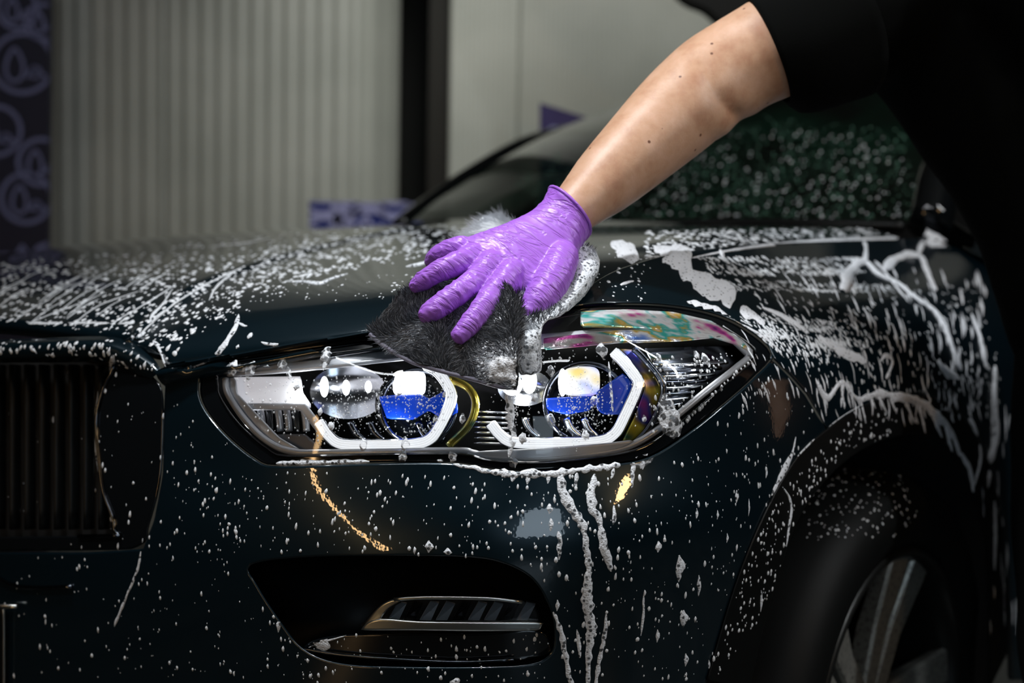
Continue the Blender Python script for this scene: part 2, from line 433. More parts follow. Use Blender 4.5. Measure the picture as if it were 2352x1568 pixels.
for (cx, cy, rr) in ((52, 145, 74), (-10, 300, 62), (60, 455, 62), (95, 372, 58), (40, 20, 50), (100, 50, 46), (10, 640, 60), (-120, 230, 80), (-140, 480, 80)):
    items.append(('ring', cx, cy, rr, rr * 0.98, 9))
    items.append(leaf(cx - rr * .25, cy + rr * .05, rr * .33, rr * .52, 7))
    items.append(('ring', cx + rr * .38, cy + rr * .28, rr * .22, rr * .2, 6, 18))
    items.append(('line', np.array([(cx + rr * .1, cy + rr * .45), (cx + rr * .35, cy + rr * .1), (cx + rr * .7, cy + rr * .42)]), 7))
items.append(('line', np.array([(30, 600), (52, 565), (70, 592), (88, 570), (110, 560)]), 12))
print_marks(bn, items, YN - 0.004, 'print_lilac', (-255, 112, -70, 1400))
bb = board('blue_banner', [(710, 460), (968, 470), (968, 640), (710, 640)], YN - 0.1, 0.03, 'banner_blue', 'low blue banner with white ringed emblems behind the bonnet', 'banner')
items = [('ring', 745, 535, 62, 45, 16), ('ring', 842, 545, 92, 72, 16), ('ring', 955, 500, 36, 30, 12), ('ring', 740, 470, 40, 24, 10), ('ring', 795, 478, 36, 26, 12), ('ring', 905, 478, 40, 22, 12), ('ring', 790, 500, 26, 30, 14),
         ('line', np.array([(815, 535), (842, 497), (862, 530), (875, 515), (888, 540)]), 14), ('line', np.array([(712, 520), (730, 525), (735, 560)]), 10), ('line', np.array([(712, 462), (965, 471)]), 8), ('line', np.array([(792, 480), (796, 560)]), 22)]
print_marks(bb, items, YN - 0.104, 'print_pale', (712, 966, 462, 560))
pb = board('purple_board', [(1240, 236), (1420, 292), (1420, 1275), (1240, 1275)], YN, 0.04, 'board_purple', 'purple board with a slanted top edge behind the windscreen', 'sign')
print_marks(pb, [('ring', 1272, 298, 12, 9, 6, 18)], YN - 0.004, 'print_lilac', (1240, 1420, 236, 420))
# dark rounded cover hanging in front of the far wall, only its lower edge shows at the top
cv = []
for (a, b) in ((1530, -150), (1550, -40), (1580, -2), (1625, 18), (1660, 48), (1700, 70), (1760, 90), (1850, 90), (1900, 40), (1920, -60), (1900, -150)): cv.append((a, b))
dk = board('hanging_cover', [tuple(p) for p in cr(cv, 4, True)], 4.3, 0.12, 'void_black', 'black rounded cover hanging above the bare arm', 'cover')

# ------------------------------------------------------------------ car body: one depth surface for nose and flank
CT = np.array([(-700,1650,2.58),(-700,1450,2.56),(-700,1200,2.56),(-700,930,2.57),(-700,840,2.57),(-400,930,2.29),(-400,1200,2.28),(-400,1450,2.29),

 (-120,1650,2.07),(200,1650,1.90),(600,1650,1.72),(1000,1650,1.635),(1300,1650,1.625),(1550,1650,1.68),(1750,1650,1.80),
 (-120,1450,2.05),(200,1450,1.88),(600,1450,1.70),(1000,1450,1.61),(1300,1450,1.60),(1550,1450,1.65),(1740,1450,1.765),(2317,1450,2.46),(2420,1450,2.64),(2317,1650,2.46),
 (-120,1200,2.04),(200,1200,1.87),(480,1200,1.735),(800,1200,1.63),(1100,1200,1.583),(1400,1200,1.585),(1600,1200,1.64),(1775,1200,1.755),(2317,1200,2.46),
 (480,1060,1.75),(800,1060,1.648),(1100,1060,1.605),(1400,1060,1.605),(1600,1060,1.65),(1780,1060,1.762),(1950,1060,1.94),(2317,1060,2.455),
 (-120,930,2.05),(200,930,1.885),(480,930,1.755),(800,930,1.655),(1100,930,1.61),(1400,930,1.61),(1600,930,1.655),(1770,930,1.755),(1850,930,1.83),(1954,930,1.95),(2084,930,2.11),(2196,930,2.26),(2317,930,2.45),(2420,930,2.63),
 (-120,840,2.05),(200,840,1.89),(480,830,1.775),(800,830,1.675),(1100,830,1.63),(1400,830,1.625),(1600,830,1.665),(1770,830,1.77),(1954,830,1.965),(2100,830,2.14),(2250,830,2.36),(2370,830,2.56),
 (900,760,1.70),(1200,735,1.66),(1400,720,1.658),(1600,740,1.73),(1780,730,1.87),(1950,730,2.05),(2120,730,2.25),(2260,730,2.47),(2380,730,2.68),
 (1400,660,1.73),(1560,640,1.83),(1750,640,2.0),(1950,640,2.22),(2120,640,2.45),(2250,640,2.68),
 (1300,690,1.68),(1480,603,1.83),(1700,566,2.07),(1900,556,2.36),(2065,550,2.64),(2200,545,2.88)], float)
class TPS:
    def __init__(s, P, lam=1.5):
        s.x = P[:, :2] / 100.0; n_ = len(P)
        K = s.k(s.x, s.x) + np.eye(n_) * lam * 0.01
        A = np.zeros((n_ + 3, n_ + 3)); A[:n_, :n_] = K; A[:n_, n_] = 1; A[:n_, n_ + 1:] = s.x; A[n_, :n_] = 1; A[n_ + 1:, :n_] = s.x.T
        s.c = np.linalg.solve(A, np.concatenate([P[:, 2], [0, 0, 0]]))
    @staticmethod
    def k(a, b):
        r2 = ((a[:, None] - b[None]) ** 2).sum(-1); return 0.5 * r2 * np.log(r2 + 1e-12)
    def __call__(s, Q):
        q = np.atleast_2d(np.asarray(Q, float))[:, :2] / 100.0; n_ = len(s.x)
        return s.k(q, s.x) @ s.c[:n_] + s.c[n_] + q @ s.c[n_ + 1:]
S = TPS(CT, 25.0)
def P3(px, py, dd=0.0): return W(px, py, float(S([(px, py)])[0]) + dd)
def P3n(P, dd=0.0):
    P = np.asarray(P, float)[:, :2]; return Wn(np.column_stack([P, S(P) + dd]))

car = empty('car'); tag(car, 'dark blue-black car covered in soap foam, nose to the left', 'car')

# outlines (photo pixels), shared between neighbours
HL = cr([(462, 880), (485, 843), (640, 816), (820, 790), (1000, 765), (1180, 735), (1320, 708), (1430, 702), (1540, 707), (1640, 727), (1710, 760), (1768, 812), (1735, 858), (1660, 925), (1575, 992), (1490, 1045), (1400, 1063), (1250, 1078), (1130, 1074), (1075, 1063), (1000, 1058), (850, 1060), (640, 1066), (590, 1052), (520, 995), (470, 930)], 4, True)
HLr = resample(HL, 14, True)
SEAM = [(1262, 702), (1330, 672), (1400, 630), (1470, 604), (1560, 582), (1700, 566), (1900, 556), (2066, 551), (2200, 548)]
ARCH_OUT = cr([(1625, 1560), (1665, 1420), (1705, 1300), (1765, 1160), (1830, 1050), (1900, 985), (1975, 935), (2075, 905), (2170, 925), (2240, 1000), (2285, 1120), (2305, 1280), (2312, 1500)], 5)
ARCH_IN = cr([(1720, 1580), (1755, 1430), (1790, 1310), (1835, 1185), (1905, 1090), (1985, 1028), (2075, 997), (2150, 1006), (2210, 1072), (2250, 1180), (2268, 1320), (2272, 1580)], 5)
BF = [(1772, 822), (1812, 862), (1850, 905), (1880, 955), (1895, 985)]       # bumper / fender joint

# fender
top = cr(SEAM, 4)
tail = [(2290, 560), (2330, 620), (2375, 720), (2400, 850), (2410, 1050), (2410, 1560), (2316, 1560)]
arch_rear = ARCH_OUT[::-1]; k = int(np.argmin(np.hypot(arch_rear[:, 0] - 1900, arch_rear[:, 1] - 985)))
hl_top = np.array([p for p in HL if p[0] > 1330 and p[1] < 815]); hl_top = hl_top[np.argsort(hl_top[:, 0])][::-1]
fen = np.vstack([top, tail, arch_rear[:k + 1] + (3, -2), np.array(BF)[::-1] + (3, -2), hl_top + (4, -7), [(1290, 708)]])
fender = region('fender', [resample(fen, 12, True)], S, 12, 'paint', car, thick=0.02)
# front bumper with the openings for lamp, grille and air curtain
GR = cr([(-700, 792), (60, 792), (200, 796), (285, 812), (340, 840), (372, 868), (376, 960), (372, 1090), (352, 1190), (330, 1252), (200, 1262), (-700, 1262)], 4)
INT = cr([(575, 1296), (700, 1278), (880, 1274), (1080, 1278), (1165, 1295), (1225, 1330), (1262, 1390), (1275, 1450), (1262, 1505), (1180, 1530), (900, 1532), (770, 1522), (695, 1490), (645, 1430), (590, 1345)], 4, True)
kk = int(np.argmin(np.hypot(ARCH_OUT[:, 0] - 1897, ARCH_OUT[:, 1] - 985)))
hl_low = np.array([p for p in HL]); i0 = int(np.argmin(np.hypot(HL[:, 0] - 1768, HL[:, 1] - 812))); i1 = int(np.argmin(np.hypot(HL[:, 0] - 485, HL[:, 1] - 843)))
low = HL[i0:]; low = np.vstack([low, HL[:i1 + 1]])
_t = np.gradient(low, axis=0); _t /= np.linalg.norm(_t, axis=1)[:, None] + 1e-9; _n = np.stack([-_t[:, 1], _t[:, 0]], 1)
_n = np.where((((low + _n * 4) - HL.mean(0)) ** 2).sum(1, keepdims=True) > (((low - _n * 4) - HL.mean(0)) ** 2).sum(1, keepdims=True), _n, -_n)
low = low + _n * 6.0
bump_out = np.vstack([low, [(430, 856), (382, 866), (378, 960), (376, 1090), (356, 1195), (330, 1262), (200, 1270), (-700, 1270), (-700, 1640), (1600, 1640)],
                      ARCH_OUT[:kk + 1] - (3, 0), np.array(BF)[::-1][1:] - (3, -3)])
bumper = region('front_bumper', [resample(bump_out, 13, True), resample(INT, 13, True)], S, 13, 'paint', car, thick=0.02)
clad = np.vstack([ARCH_OUT, ARCH_IN[::-1]])
cladding = region('wheel_arch_trim', [resample(clad, 11, True)], S, 12, 'satin_black', car, off=-0.004, thick=0.05)
# headlight surround strip between bonnet and lamp, black
gap = np.vstack([cr([(378, 852), (600, 806), (880, 757), (1100, 722), (1262, 692)], 5), cr([(1330, 702), (1180, 729), (1000, 759), (820, 784), (640, 810), (490, 836), (430, 856)], 5)])
region('lamp_gap_seal', [resample(gap, 12, True)], S, 12, 'gloss_black', car, off=0.012, thick=0.01)

# wheel housing behind the arch, dark
cav = P3n(resample(ARCH_IN, 30)); bk = cav + np.array(-VV) * 0.34
V = np.vstack([cav, bk]); n_ = len(cav)
mk('wheel_housing', V, [(i, i + 1, i + 1 + n_, i + n_) for i in range(n_ - 1)] + [tuple(range(n_, 2 * n_))], 'void_black', car)

# ------------------------------------------------------------------ bonnet (net of rows front to back, columns far side to near edge)
# crest of the bonnet runs back along the car, its flank falls to the near edge, the middle stays nearly level
CREST = [(0.0,300,768,1.862),(0.1,443,655,2.02),(0.2,568,607,2.17),(0.3,686,573,2.31),(0.5,900,526,2.52),(0.65,1040,512,2.64),(0.8,1168,507,2.74),(1.1,1400,507,2.92),(1.3,1560,511,3.02)]
EDGE = [(378,846,1.805),(680,789,1.722),(950,742,1.675),(1180,705,1.668),(1400,630,1.765),(1560,582,1.935),(1720,563,2.135),(1930,552,2.45),(2062,546,2.67)]
ZMID = [0.992,1.040,1.064,1.084,1.124,1.140,1.149,1.154,1.156]
ZFAR = [0.958,1.030,1.054,1.074,1.110,1.122,1.134,1.148,1.152]
HN = []
def topx(p):
    q = p - CO; d_ = q.dot(fw); return (CX + q.dot(rt) / d_ * F, CY - q.dot(up) / d_ * F, d_)
for (k_, a_, b_, d_), e_, zm, zf in zip(CREST, EDGE, ZMID, ZFAR):
    c_ = W(a_, b_, d_); ew = W(*e_); row = []
    for t_, z_ in ((1.35, zf - 0.05), (0.75, zf), (0.35, zm)):
        p = c_ - VV * t_; p.z = z_; row.append(topx(p))
    l_ = c_ - VV * 0.05; l_.z = c_.z - 0.0015; row.append(topx(l_)); row.append((a_, b_, d_))
    for f_, dz in ((0.10, -0.005), (0.5, 0.008), (0.84, 0.015)):
        p = c_.lerp(ew, f_); p.z += dz; row.append(topx(p))
    row.append(e_); row.append((e_[0] + 2, e_[1] + 12, e_[2] + 0.03)); HN.append(row)
def net(rows, nu, nv):
    R_ = [Wn(np.array(r_, float)) for r_ in rows]
    A = np.array([cr(r_, nu) for r_ in R_])                       # along columns
    G = np.stack([cr(A[:, j], nv) for j in range(A.shape[1])], 1)
    n1, n2 = G.shape[:2]; V = G.reshape(-1, 3)
    Fc = [(i * n2 + j, i * n2 + j + 1, (i + 1) * n2 + j + 1, (i + 1) * n2 + j) for i in range(n1 - 1) for j in range(n2 - 1)]
    return V, Fc, G
V, Fc, G = net(HN, 9, 12)
def face_cam(V, Fc):
    f = Fc[len(Fc) // 2]; a = np.cross(V[f[1]] - V[f[0]], V[f[2]] - V[f[0]])
    return Fc if np.dot(a, np.array(CO) - V[f[0]]) > 0 else [q[::-1] for q in Fc]
Fc = [q if np.cross(V[q[1]] - V[q[0]], V[q[2]] - V[q[0]])[2] > 0 else q[::-1] for q in Fc]
hood = mk('bonnet', V, Fc, 'paint', car); SKIN.append((V.copy(), Fc))
md = hood.modifiers.new('solid', 'SOLIDIFY'); md.thickness = 0.02; md.offset = -1

# nose lip above the kidney grille
lip = [[(-700,806,2.59), (-200,786,2.085), (60,778,1.955), (230,772,1.888), (300,785,1.862), (345,815,1.838), (372,850,1.818)],
       [(-700,822,2.55), (-200,798,2.045), (60,790,1.925), (220,788,1.862), (290,802,1.842), (335,830,1.825), (362,858,1.815)],
       [(-700,848,2.56), (-200,826,2.055), (60,818,1.925), (205,815,1.870), (272,825,1.846), (318,848,1.832), (350,868,1.825)],
       [(-700,860,2.59), (-200,840,2.085), (60,832,1.955), (200,830,1.895), (266,838,1.87), (312,860,1.85), (346,880,1.84)]]
V, Fc, G = net(lip, 10, 6); Fc = face_cam(V, Fc)
SKIN.append((V.copy(), Fc)); mk('grille_surround', V, Fc, 'paint', car)

# kidney grille
gr_in = cr([(-700, 830), (60, 828), (215, 826), (262, 836), (238, 890), (222, 960), (226, 1040), (238, 1130), (262, 1215), (180, 1232), (-700, 1236)], 4)
gr_out = cr([(-700, 800), (60, 800), (215, 806), (300, 826), (350, 866), (372, 900), (374, 1000), (366, 1110), (340, 1210), (322, 1250), (180, 1262), (-700, 1262)], 4)
frame_poly = np.vstack([gr_out, gr_in[::-1]])
gf = region('grille_frame', [resample(frame_poly, 13, True)], S, 13, 'gloss_black', car, off=0.006, thick=0.03)
grille = region('kidney_grille', [resample(gr_in, 20, True)], S, 24, 'void_black', car, off=0.07, thick=0.0, solid=False)
for i, x in enumerate(range(-680, 250, 34)):
    y1 = 1215
    pts = np.array([(x + 0.5, yy) for yy in np.linspace(838, y1, 9)])
    tube('grille_slat', P3n(pts, 0.045), 0.0035, 'satin_black', grille, ns=6, flat=2.6, upv=np.array(U))
tube('grille_rim', P3n(gr_in[4:-4], 0.004), 0.0028, 'dark_chrome', grille, ns=6)
# emblem-free number plate edge in the lower left corner
pl = empty('number_plate_holder'); pl.parent = car
pp = cr([(-700, 1388), (-12, 1390), (4, 1398), (9, 1420), (9, 1640)], 4)
tube('plate_rim', P3n(pp, -0.012), 0.0022, 'satin_chrome', pl, ns=6)
plate = np.array([(-700, 1390), (0, 1392), (8, 1412), (8, 1640), (-700, 1640)], float)
region('plate_panel', [resample(plate, 20, True)], S, 30, 'satin_black', pl, off=-0.008, thick=0.01, skin=False)
# lower lip ledge left, catching light
for (pts, rr) in (([(-60, 1290), (20, 1340), (90, 1350), (165, 1347)], 0.003),):
    tube('lower_grille_edge', P3n(cr(pts, 5), -0.003), rr, 'dark_chrome', car, ns=6)

# ------------------------------------------------------------------ air intake with the fog lamp
V2, T, idx = grid_fill([resample(INT, 18, True)], 26)
cav = P3n(resample(INT, 14, True), 0.006); bk = P3n(resample(INT, 14, True) * 1.0, 0.14); n_ = len(cav)
V = np.vstack([cav, bk]); intake = mk('air_intake', V, [(i, (i + 1) % n_, (i + 1) % n_ + n_, i + n_) for i in range(n_)] + [tuple(range(n_, 2 * n_))], 'satin_black', car)
# glossy blade under the fog lamp
blade = cr([(700, 1485), (760, 1462), (900, 1456), (1100, 1456), (1235, 1448), (1262, 1480), (1250, 1505), (1100, 1520), (900, 1512), (770, 1500)], 4, True)
region('intake_blade', [resample(blade, 12, True)], S, 14, 'gloss_black', intake, off=0.012, thick=0.03)
tube('blade_edge', P3n(cr([(690, 1488), (770, 1502), (900, 1513), (1050, 1520), (1180, 1515)], 5), 0.006), 0.0016, 'dark_chrome', intake, ns=6)
FOG = cr([(836, 1440), (842, 1425), (872, 1392), (910, 1375), (980, 1370), (1120, 1372), (1205, 1380), (1232, 1398), (1240, 1432), (1230, 1444), (1100, 1446), (950, 1445)], 4, True)
fog = region('fog_lamp', [resample(FOG, 10, True)], S, 16, 'void_black', car, off=0.055, thick=0.02, skin=False)
lens_f = region('fog_lens', [resample(FOG, 10, True)], S, 16, 'clear_lens', fog, off=0.012, thick=0.02)
strip = cr([(836, 1439), (870, 1422), (960, 1428), (1100, 1430), (1238, 1430), (1240, 1438), (1232, 1446), (1100, 1448), (950, 1446), (842, 1446)], 3, True)
region('chrome_strip', [resample(strip, 8, True)], S, 10, 'satin_chrome', fog, off=0.006, thick=0.006, skin=False)
side = cr([(838, 1436), (870, 1395), (900, 1378), (925, 1378), (890, 1400), (872, 1424)], 3, True)
region('lamp_cheek', [resample(side, 8, True)], S, 10, 'satin_chrome', fog, off=0.016, thick=0.01, skin=False)
tube('lamp_brow', P3n(cr([(905, 1376), (980, 1372), (1120, 1374), (1200, 1382)], 4), 0.012), 0.0022, 'satin_chrome', fog, ns=6)
for i in range(9):                                             # slanted facets of the reflector
    x0 = 890 + i * 37; hgt = random.uniform(0.8, 1.0)
    q = [(x0, 1424), (x0 + 26, 1424), (x0 + 44, 1382 + (1 - hgt) * 30), (x0 + 24, 1382)]
    Pt = [P3(*q[0], 0.030), P3(*q[1], 0.040), P3(*q[2], 0.050), P3(*q[3], 0.028)]
    c2 = [p + Vector((0, 0.006, 0)) for p in Pt]
    V = Pt + c2
    mk('reflector_facet', V, [(0, 1, 2, 3), (7, 6, 5, 4), (0, 4, 5, 1), (1, 5, 6, 2), (2, 6, 7, 3), (3, 7, 4, 0)], ['lamp_silver', 'dark_chrome', 'lamp_silver'][i % 3], fog, smooth=False)

# ------------------------------------------------------------------ windscreen, pillars, roof
WS = [[(905,512,3.78), (1100,503,3.66), (1400,508,3.42), (1700,512,3.15), (1950,512,2.93), (2120,512,2.80)],
      [(1010,440,3.95), (1150,410,3.86), (1450,380,3.6), (1750,370,3.32), (1990,380,3.06), (2140,400,2.88)],
      [(1180,345,4.2), (1290,300,4.1), (1560,250,3.85), (1830,220,3.55), (2060,240,3.25), (2190,280,3.02)],
      [(1390,284,4.5), (1480,215,4.4), (1720,120,4.15), (1950,60,3.85), (2150,80,3.5), (2260,120,3.25)]]
V, Fc, G = net(WS, 12, 14); Fc = face_cam(V, Fc); SKIN.append((V.copy(), Fc))
ws = mk('windscreen', V, Fc, 'windscreen', car)
# dashboard and cabin behind it
back = V + np.array(U) * 0.35 + np.array((0, 0, -0.05)); mk('cabin_interior', back, Fc, 'void_black', car)
pil = cr([(915, 517, 3.76), (1000, 452, 3.92), (1100, 385, 4.08), (1200, 330, 4.22), (1300, 302, 4.36), (1392, 284, 4.5), (1500, 268, 4.65)], 5)
tube('windscreen_pillar', Wn(pil), 0.020, 'gloss_black', car, ns=8)
pil = cr([(2135, 520, 2.80), (2160, 400, 2.88), (2210, 280, 3.02), (2290, 120, 3.25)], 5)
tube('windscreen_pillar', Wn(pil), 0.045, 'gloss_black', car, ns=8)
roof = cr([(1392, 284, 4.5), (1485, 212, 4.4), (1722, 117, 4.15), (1952, 56, 3.85), (2152, 76, 3.5), (2270, 110, 3.25)], 5)
rf = Wn(roof); V = np.vstack([rf, rf + np.array(U) * 0.5 + np.array((0, 0, 0.03))]); n_ = len(rf)
mk('roof', V, [(i, i + 1, n_ + i + 1, n_ + i) for i in range(n_ - 1)], 'paint', car)
# cowl rim along the rear edge of the bonnet
cw = cr([(1380, 522, 3.30), (1500, 516, 3.1), (1700, 514, 2.98), (1900, 515, 2.86), (2075, 520, 2.78)], 6)
tube('cowl_seal', Wn(cw), 0.012, 'satin_black', car, ns=6)
# door with the mirror foot: continues the flank
door = [[(2140, 530, 2.86), (2230, 540, 2.95), (2330, 552, 3.1), (2480, 560, 3.4)], [(2200, 560, 2.80), (2290, 620, 2.86), (2400, 640, 3.05), (2520, 640, 3.3)], [(2400, 760, 2.72), (2420, 800, 2.76), (2520, 800, 3.0), (2640, 800, 3.2)], [(2420, 1500, 2.72), (2440, 1500, 2.76), (2560, 1500, 3.0), (2680, 1500, 3.2)]]
V, Fc, G = net(door, 5, 5); mk('door', V, Fc, 'paint', car)
qg = [[(2128, 455, 2.79), (2145, 470, 2.80), (2210, 520, 2.86)], [(2125, 500, 2.77), (2170, 510, 2.79), (2240, 545, 2.86)], [(2120, 545, 2.75), (2170, 558, 2.77), (2235, 572, 2.84)]]
V, Fc, G = net(qg, 6, 6); Fc = face_cam(V, Fc); SKIN.append((V.copy(), Fc)); mk('quarter_glass', V, Fc, 'dark_chrome', car)

# ------------------------------------------------------------------ wheel
wc = W(2030, 1640, 2.185); wc.z = 0.39
wheel = empty('wheel'); wheel.parent = car
ax = np.array(VV); zz = np.array((0, 0, 1.0)); uu = np.array(U)
def lathe(profile, ns=56):
    V = []; Fc = []
    for r_, h_ in profile:
        for k in range(ns):
            a = 2 * math.pi * k / ns; V.append(np.array(wc) + ax * h_ + (zz * math.cos(a) + uu * math.sin(a)) * r_)
    for i in range(len(profile) - 1):
        for k in range(ns): Fc.append((i * ns + k, i * ns + (k + 1) % ns, (i + 1) * ns + (k + 1) % ns, (i + 1) * ns + k))
    return V, Fc
V, Fc = lathe([(0.272, -0.02), (0.276, 0.015), (0.30, 0.028), (0.335, 0.032), (0.365, 0.02), (0.383, -0.01), (0.388, -0.06), (0.388, -0.20), (0.36, -0.24), (0.28, -0.24)])
tyre = mk('tyre', V, Fc, 'rubber', wheel); SKIN.append((np.array(V), Fc))
V, Fc = lathe([(0.277, 0.016), (0.272, 0.022), (0.262, 0.016), (0.256, -0.01), (0.245, -0.12), (0.24, -0.2)])
mk('rim', V, Fc, 'dark_alloy', wheel)
V, Fc = lathe([(0.0, -0.018), (0.035, -0.018), (0.05, -0.03), (0.06, -0.06), (0.062, -0.12)], 32); mk('wheel_hub', V, Fc, 'dark_alloy', wheel)
V, Fc = lathe([(0.05, -0.13), (0.19, -0.13), (0.19, -0.15), (0.05, -0.15)], 40); mk('brake_disc', V, Fc, 'dark_chrome', wheel)
for k in range(5):
    a0 = 2 * math.pi * k / 5 + 0.34
    for sgn in (-1, 1):
        a = a0 + sgn * 0.16
        d0 = zz * math.cos(a0 + sgn * 0.5) + uu * math.sin(a0 + sgn * 0.5); d1 = zz * math.cos(a) + uu * math.sin(a)
        tg = np.cross(d1, ax)
        p0 = np.array(wc) + d0 * 0.035 - ax * 0.03; p1 = np.array(wc) + d1 * 0.262 - ax * 0.004
        ring = []
        for p, wd, hh in ((p0, 0.020, 0.03), (p0 * .5 + p1 * .5 - ax * 0.006, 0.021, 0.028), (p1, 0.032, 0.022)):
            ring.append([p - tg * wd, p - tg * wd * 0.9 + ax * 0.006, p + tg * wd * 0.9 + ax * 0.006, p + tg * wd, p + tg * wd * .7 - ax * hh, p - tg * wd * .7 - ax * hh])
        V = [q for r_ in ring for q in r_]; Fc = [(i * 6 + j, i * 6 + (j + 1) % 6, (i + 1) * 6 + (j + 1) % 6, (i + 1) * 6 + j) for i in range(2) for j in range(6)] + [tuple(range(6)), tuple(range(12, 18))]
        sp = mk('spoke', V, Fc, 'machined_alloy', wheel, smooth=False)

# ------------------------------------------------------------------ headlight
lamp = empty('headlight'); lamp.parent = car
def hplate(name, poly, dd, mat, th=0.006, smooth_n=3, closed_cr=True, step=10, parent=lamp):
    q = cr(poly, smooth_n, True) if closed_cr else np.asarray(poly, float)
    return region(name, [resample(q, step, True)], S, step * 1.3, mat, parent, off=dd, thick=th, roll=0.0015, skin=False)
def hbar(name, pts, dd, r, mat, ns=8, n=6, flat=1.0, parent=lamp):
    P_ = cr(pts, n) if n else np.asarray(pts, float)
    return tube(name, P3n(P_, dd), r, mat, parent, ns=ns, flat=flat)
# bowl behind everything
rim_ = P3n(HLr, 0.004); cen = HLr.mean(0); bkp = P3n(cen + (HLr - cen) * 0.97, 0.15); n_ = len(HLr)
mk('lamp_housing', np.vstack([rim_, bkp]), [(i, (i + 1) % n_, (i + 1) % n_ + n_, i + n_) for i in range(n_)] + [tuple(range(n_, 2 * n_))], 'satin_black', lamp)
# black frame round the lens and the clear lens
inner = cr([(500, 885), (512, 848), (640, 830), (820, 806), (1000, 783), (1180, 752), (1325, 722), (1440, 714), (1540, 719), (1632, 740), (1695, 772), (1738, 812), (1705, 850), (1640, 905), (1560, 970), (1480, 1024), (1390, 1046), (1250, 1060), (1130, 1056), (1080, 1044), (1000, 1040), (850, 1042), (660, 1046), (615, 1030), (550, 975), (507, 915)], 4, True)
region('lamp_frame', [HLr, resample(inner, 12, True)], S, 12, 'gloss_black', lamp, off=0.006, thick=0.02)
lens = region('lamp_lens', [resample(inner, 12, True)], S, 14, 'clear_lens', lamp, off=0.002, thick=0.012)
# thin bright contour around the inside of the lens
hbar('contour_trim', [(518, 870), (524, 905), (560, 960), (610, 1010), (668, 1036), (760, 1039), (1040, 1035), (1085, 1040), (1130, 1050), (1250, 1052), (1380, 1040), (1460, 1018), (1540, 965), (1620, 900), (1690, 845), (1722, 812), (1690, 775)], 0.016, 0.0042, 'lamp_silver')
hbar('contour_trim', [(1722, 812), (1680, 772), (1655, 755)], 0.02, 0.006, 'lamp_silver')
# lower grey shelf
hplate('lower_shelf', [(1075, 1040), (1250, 1030), (1400, 1018), (1455, 1012), (1400, 1038), (1250, 1052), (1130, 1052)], 0.012, 'lamp_silver')
hplate('corner_plate', [(622, 1000), (700, 998), (742, 1034), (665, 1036)], 0.03, 'grey_plastic', closed_cr=False)
# diagonal bright bevel on the left
hplate('side_bevel', [(517, 872), (540, 868), (545, 905), (640, 1005), (690, 1034), (660, 1036), (600, 1005), (530, 915)], 0.02, 'lamp_silver', closed_cr=False)
# upper light bar: clear strip
hplate('upper_light_bar', [(520, 852), (640, 838), (820, 816), (950, 800), (1250, 768), (1430, 752), (1640, 748), (1700, 790), (1640, 768), (1430, 778), (1250, 797), (950, 823), (700, 850), (525, 862)], 0.012, 'lamp_silver', closed_cr=False)
hbar('upper_light_line', [(525, 860), (700, 847), (950, 820), (1250, 795), (1400, 783)], 0.014, 0.0030, 'lamp_silver')
hbar('upper_light_line', [(520, 846), (560, 842), (620, 838)], 0.01, 0.004, 'chrome')
# soap film colours on the upper outer corner
for poly, dd, mt in (([(1335, 716), (1440, 712), (1545, 718), (1632, 738), (1700, 780), (1722, 806), (1690, 790), (1600, 762), (1440, 752), (1335, 750)], 0.004, 'soap_film'),
                     ([(1250, 778), (1420, 760), (1560, 756), (1660, 772), (1560, 782), (1420, 786), (1250, 802)], 0.0035, 'soap_film')):
    hplate('iridescent_film', poly, dd, mt, th=0.001, closed_cr=False)
# inner module: silver box, prism ribs
hplate('reflector_box', [(538, 868), (690, 866), (694, 902), (716, 934), (566, 934), (545, 905)], 0.035, 'box_led_glow', th=0.05, closed_cr=False)
hplate('reflector_ledge', [(560, 928), (700, 926), (745, 985), (728, 990), (690, 940), (566, 940)], 0.028, 'lamp_silver', closed_cr=False)
for i in range(6):
    x = 598 + i * 20
    tube('prism_rib', P3n(cr([(x, 940), (x + 4, 965), (x + 6, 990)], 4), 0.04), 0.0042, ['lamp_silver', 'inner_glass', 'lamp_silver'][i % 3], lamp, ns=6)
# two projector modules
def light_guide(path, dd):
    P_ = resample(cr(path, 6), 6); A, B = line2d(P_, 15)
    C2, D2 = line2d(P_, 5)
    for q in (A, C2, D2, B):
        tube('light_guide', P3n(q, dd), 0.0019, 'light_guide', lamp, ns=6)
def light_guide_base(path, dd):
    P_ = resample(cr(path, 6), 8); A, B = line2d(P_, 24)
    hplate('light_guide_bed', np.vstack([A, B[::-1]]), dd, 'reflector', closed_cr=False, step=9)
g1 = [(732, 968), (756, 1002), (785, 1020), (860, 1022), (940, 1021), (985, 1010), (1012, 975), (1036, 920), (1032, 890), (1005, 852), (975, 836)]
g2 = [(1126, 972), (1150, 1000), (1180, 1016), (1260, 1018), (1370, 1014), (1412, 996), (1438, 950), (1466, 884), (1458, 862), (1430, 828), (1408, 806)]
for g in (g1, g2): light_guide(g, 0.018); light_guide_base(g, 0.026)
def disc_ring(cx, cy, rx, ry, dd0, dd1, mat, name, n=40, parent=lamp):
    t = np.linspace(0, 2 * math.pi, n, endpoint=False)
    prof = [(1.0, dd0), (0.96, dd0 - 0.004), (0.88, dd0 - 0.002), (0.84, (dd0 + dd1) / 2), (0.80, dd1)]
    V = []; Fc = []
    for f_, d_ in prof: V += P3n(np.stack([cx + rx * f_ * np.cos(t), cy + ry * f_ * np.sin(t)], 1), d_).tolist()
    for i in range(len(prof) - 1):
        for k in range(n): Fc.append((i * n + k, i * n + (k + 1) % n, (i + 1) * n + (k + 1) % n, (i + 1) * n + k))
    return mk(name, V, Fc, mat, parent)
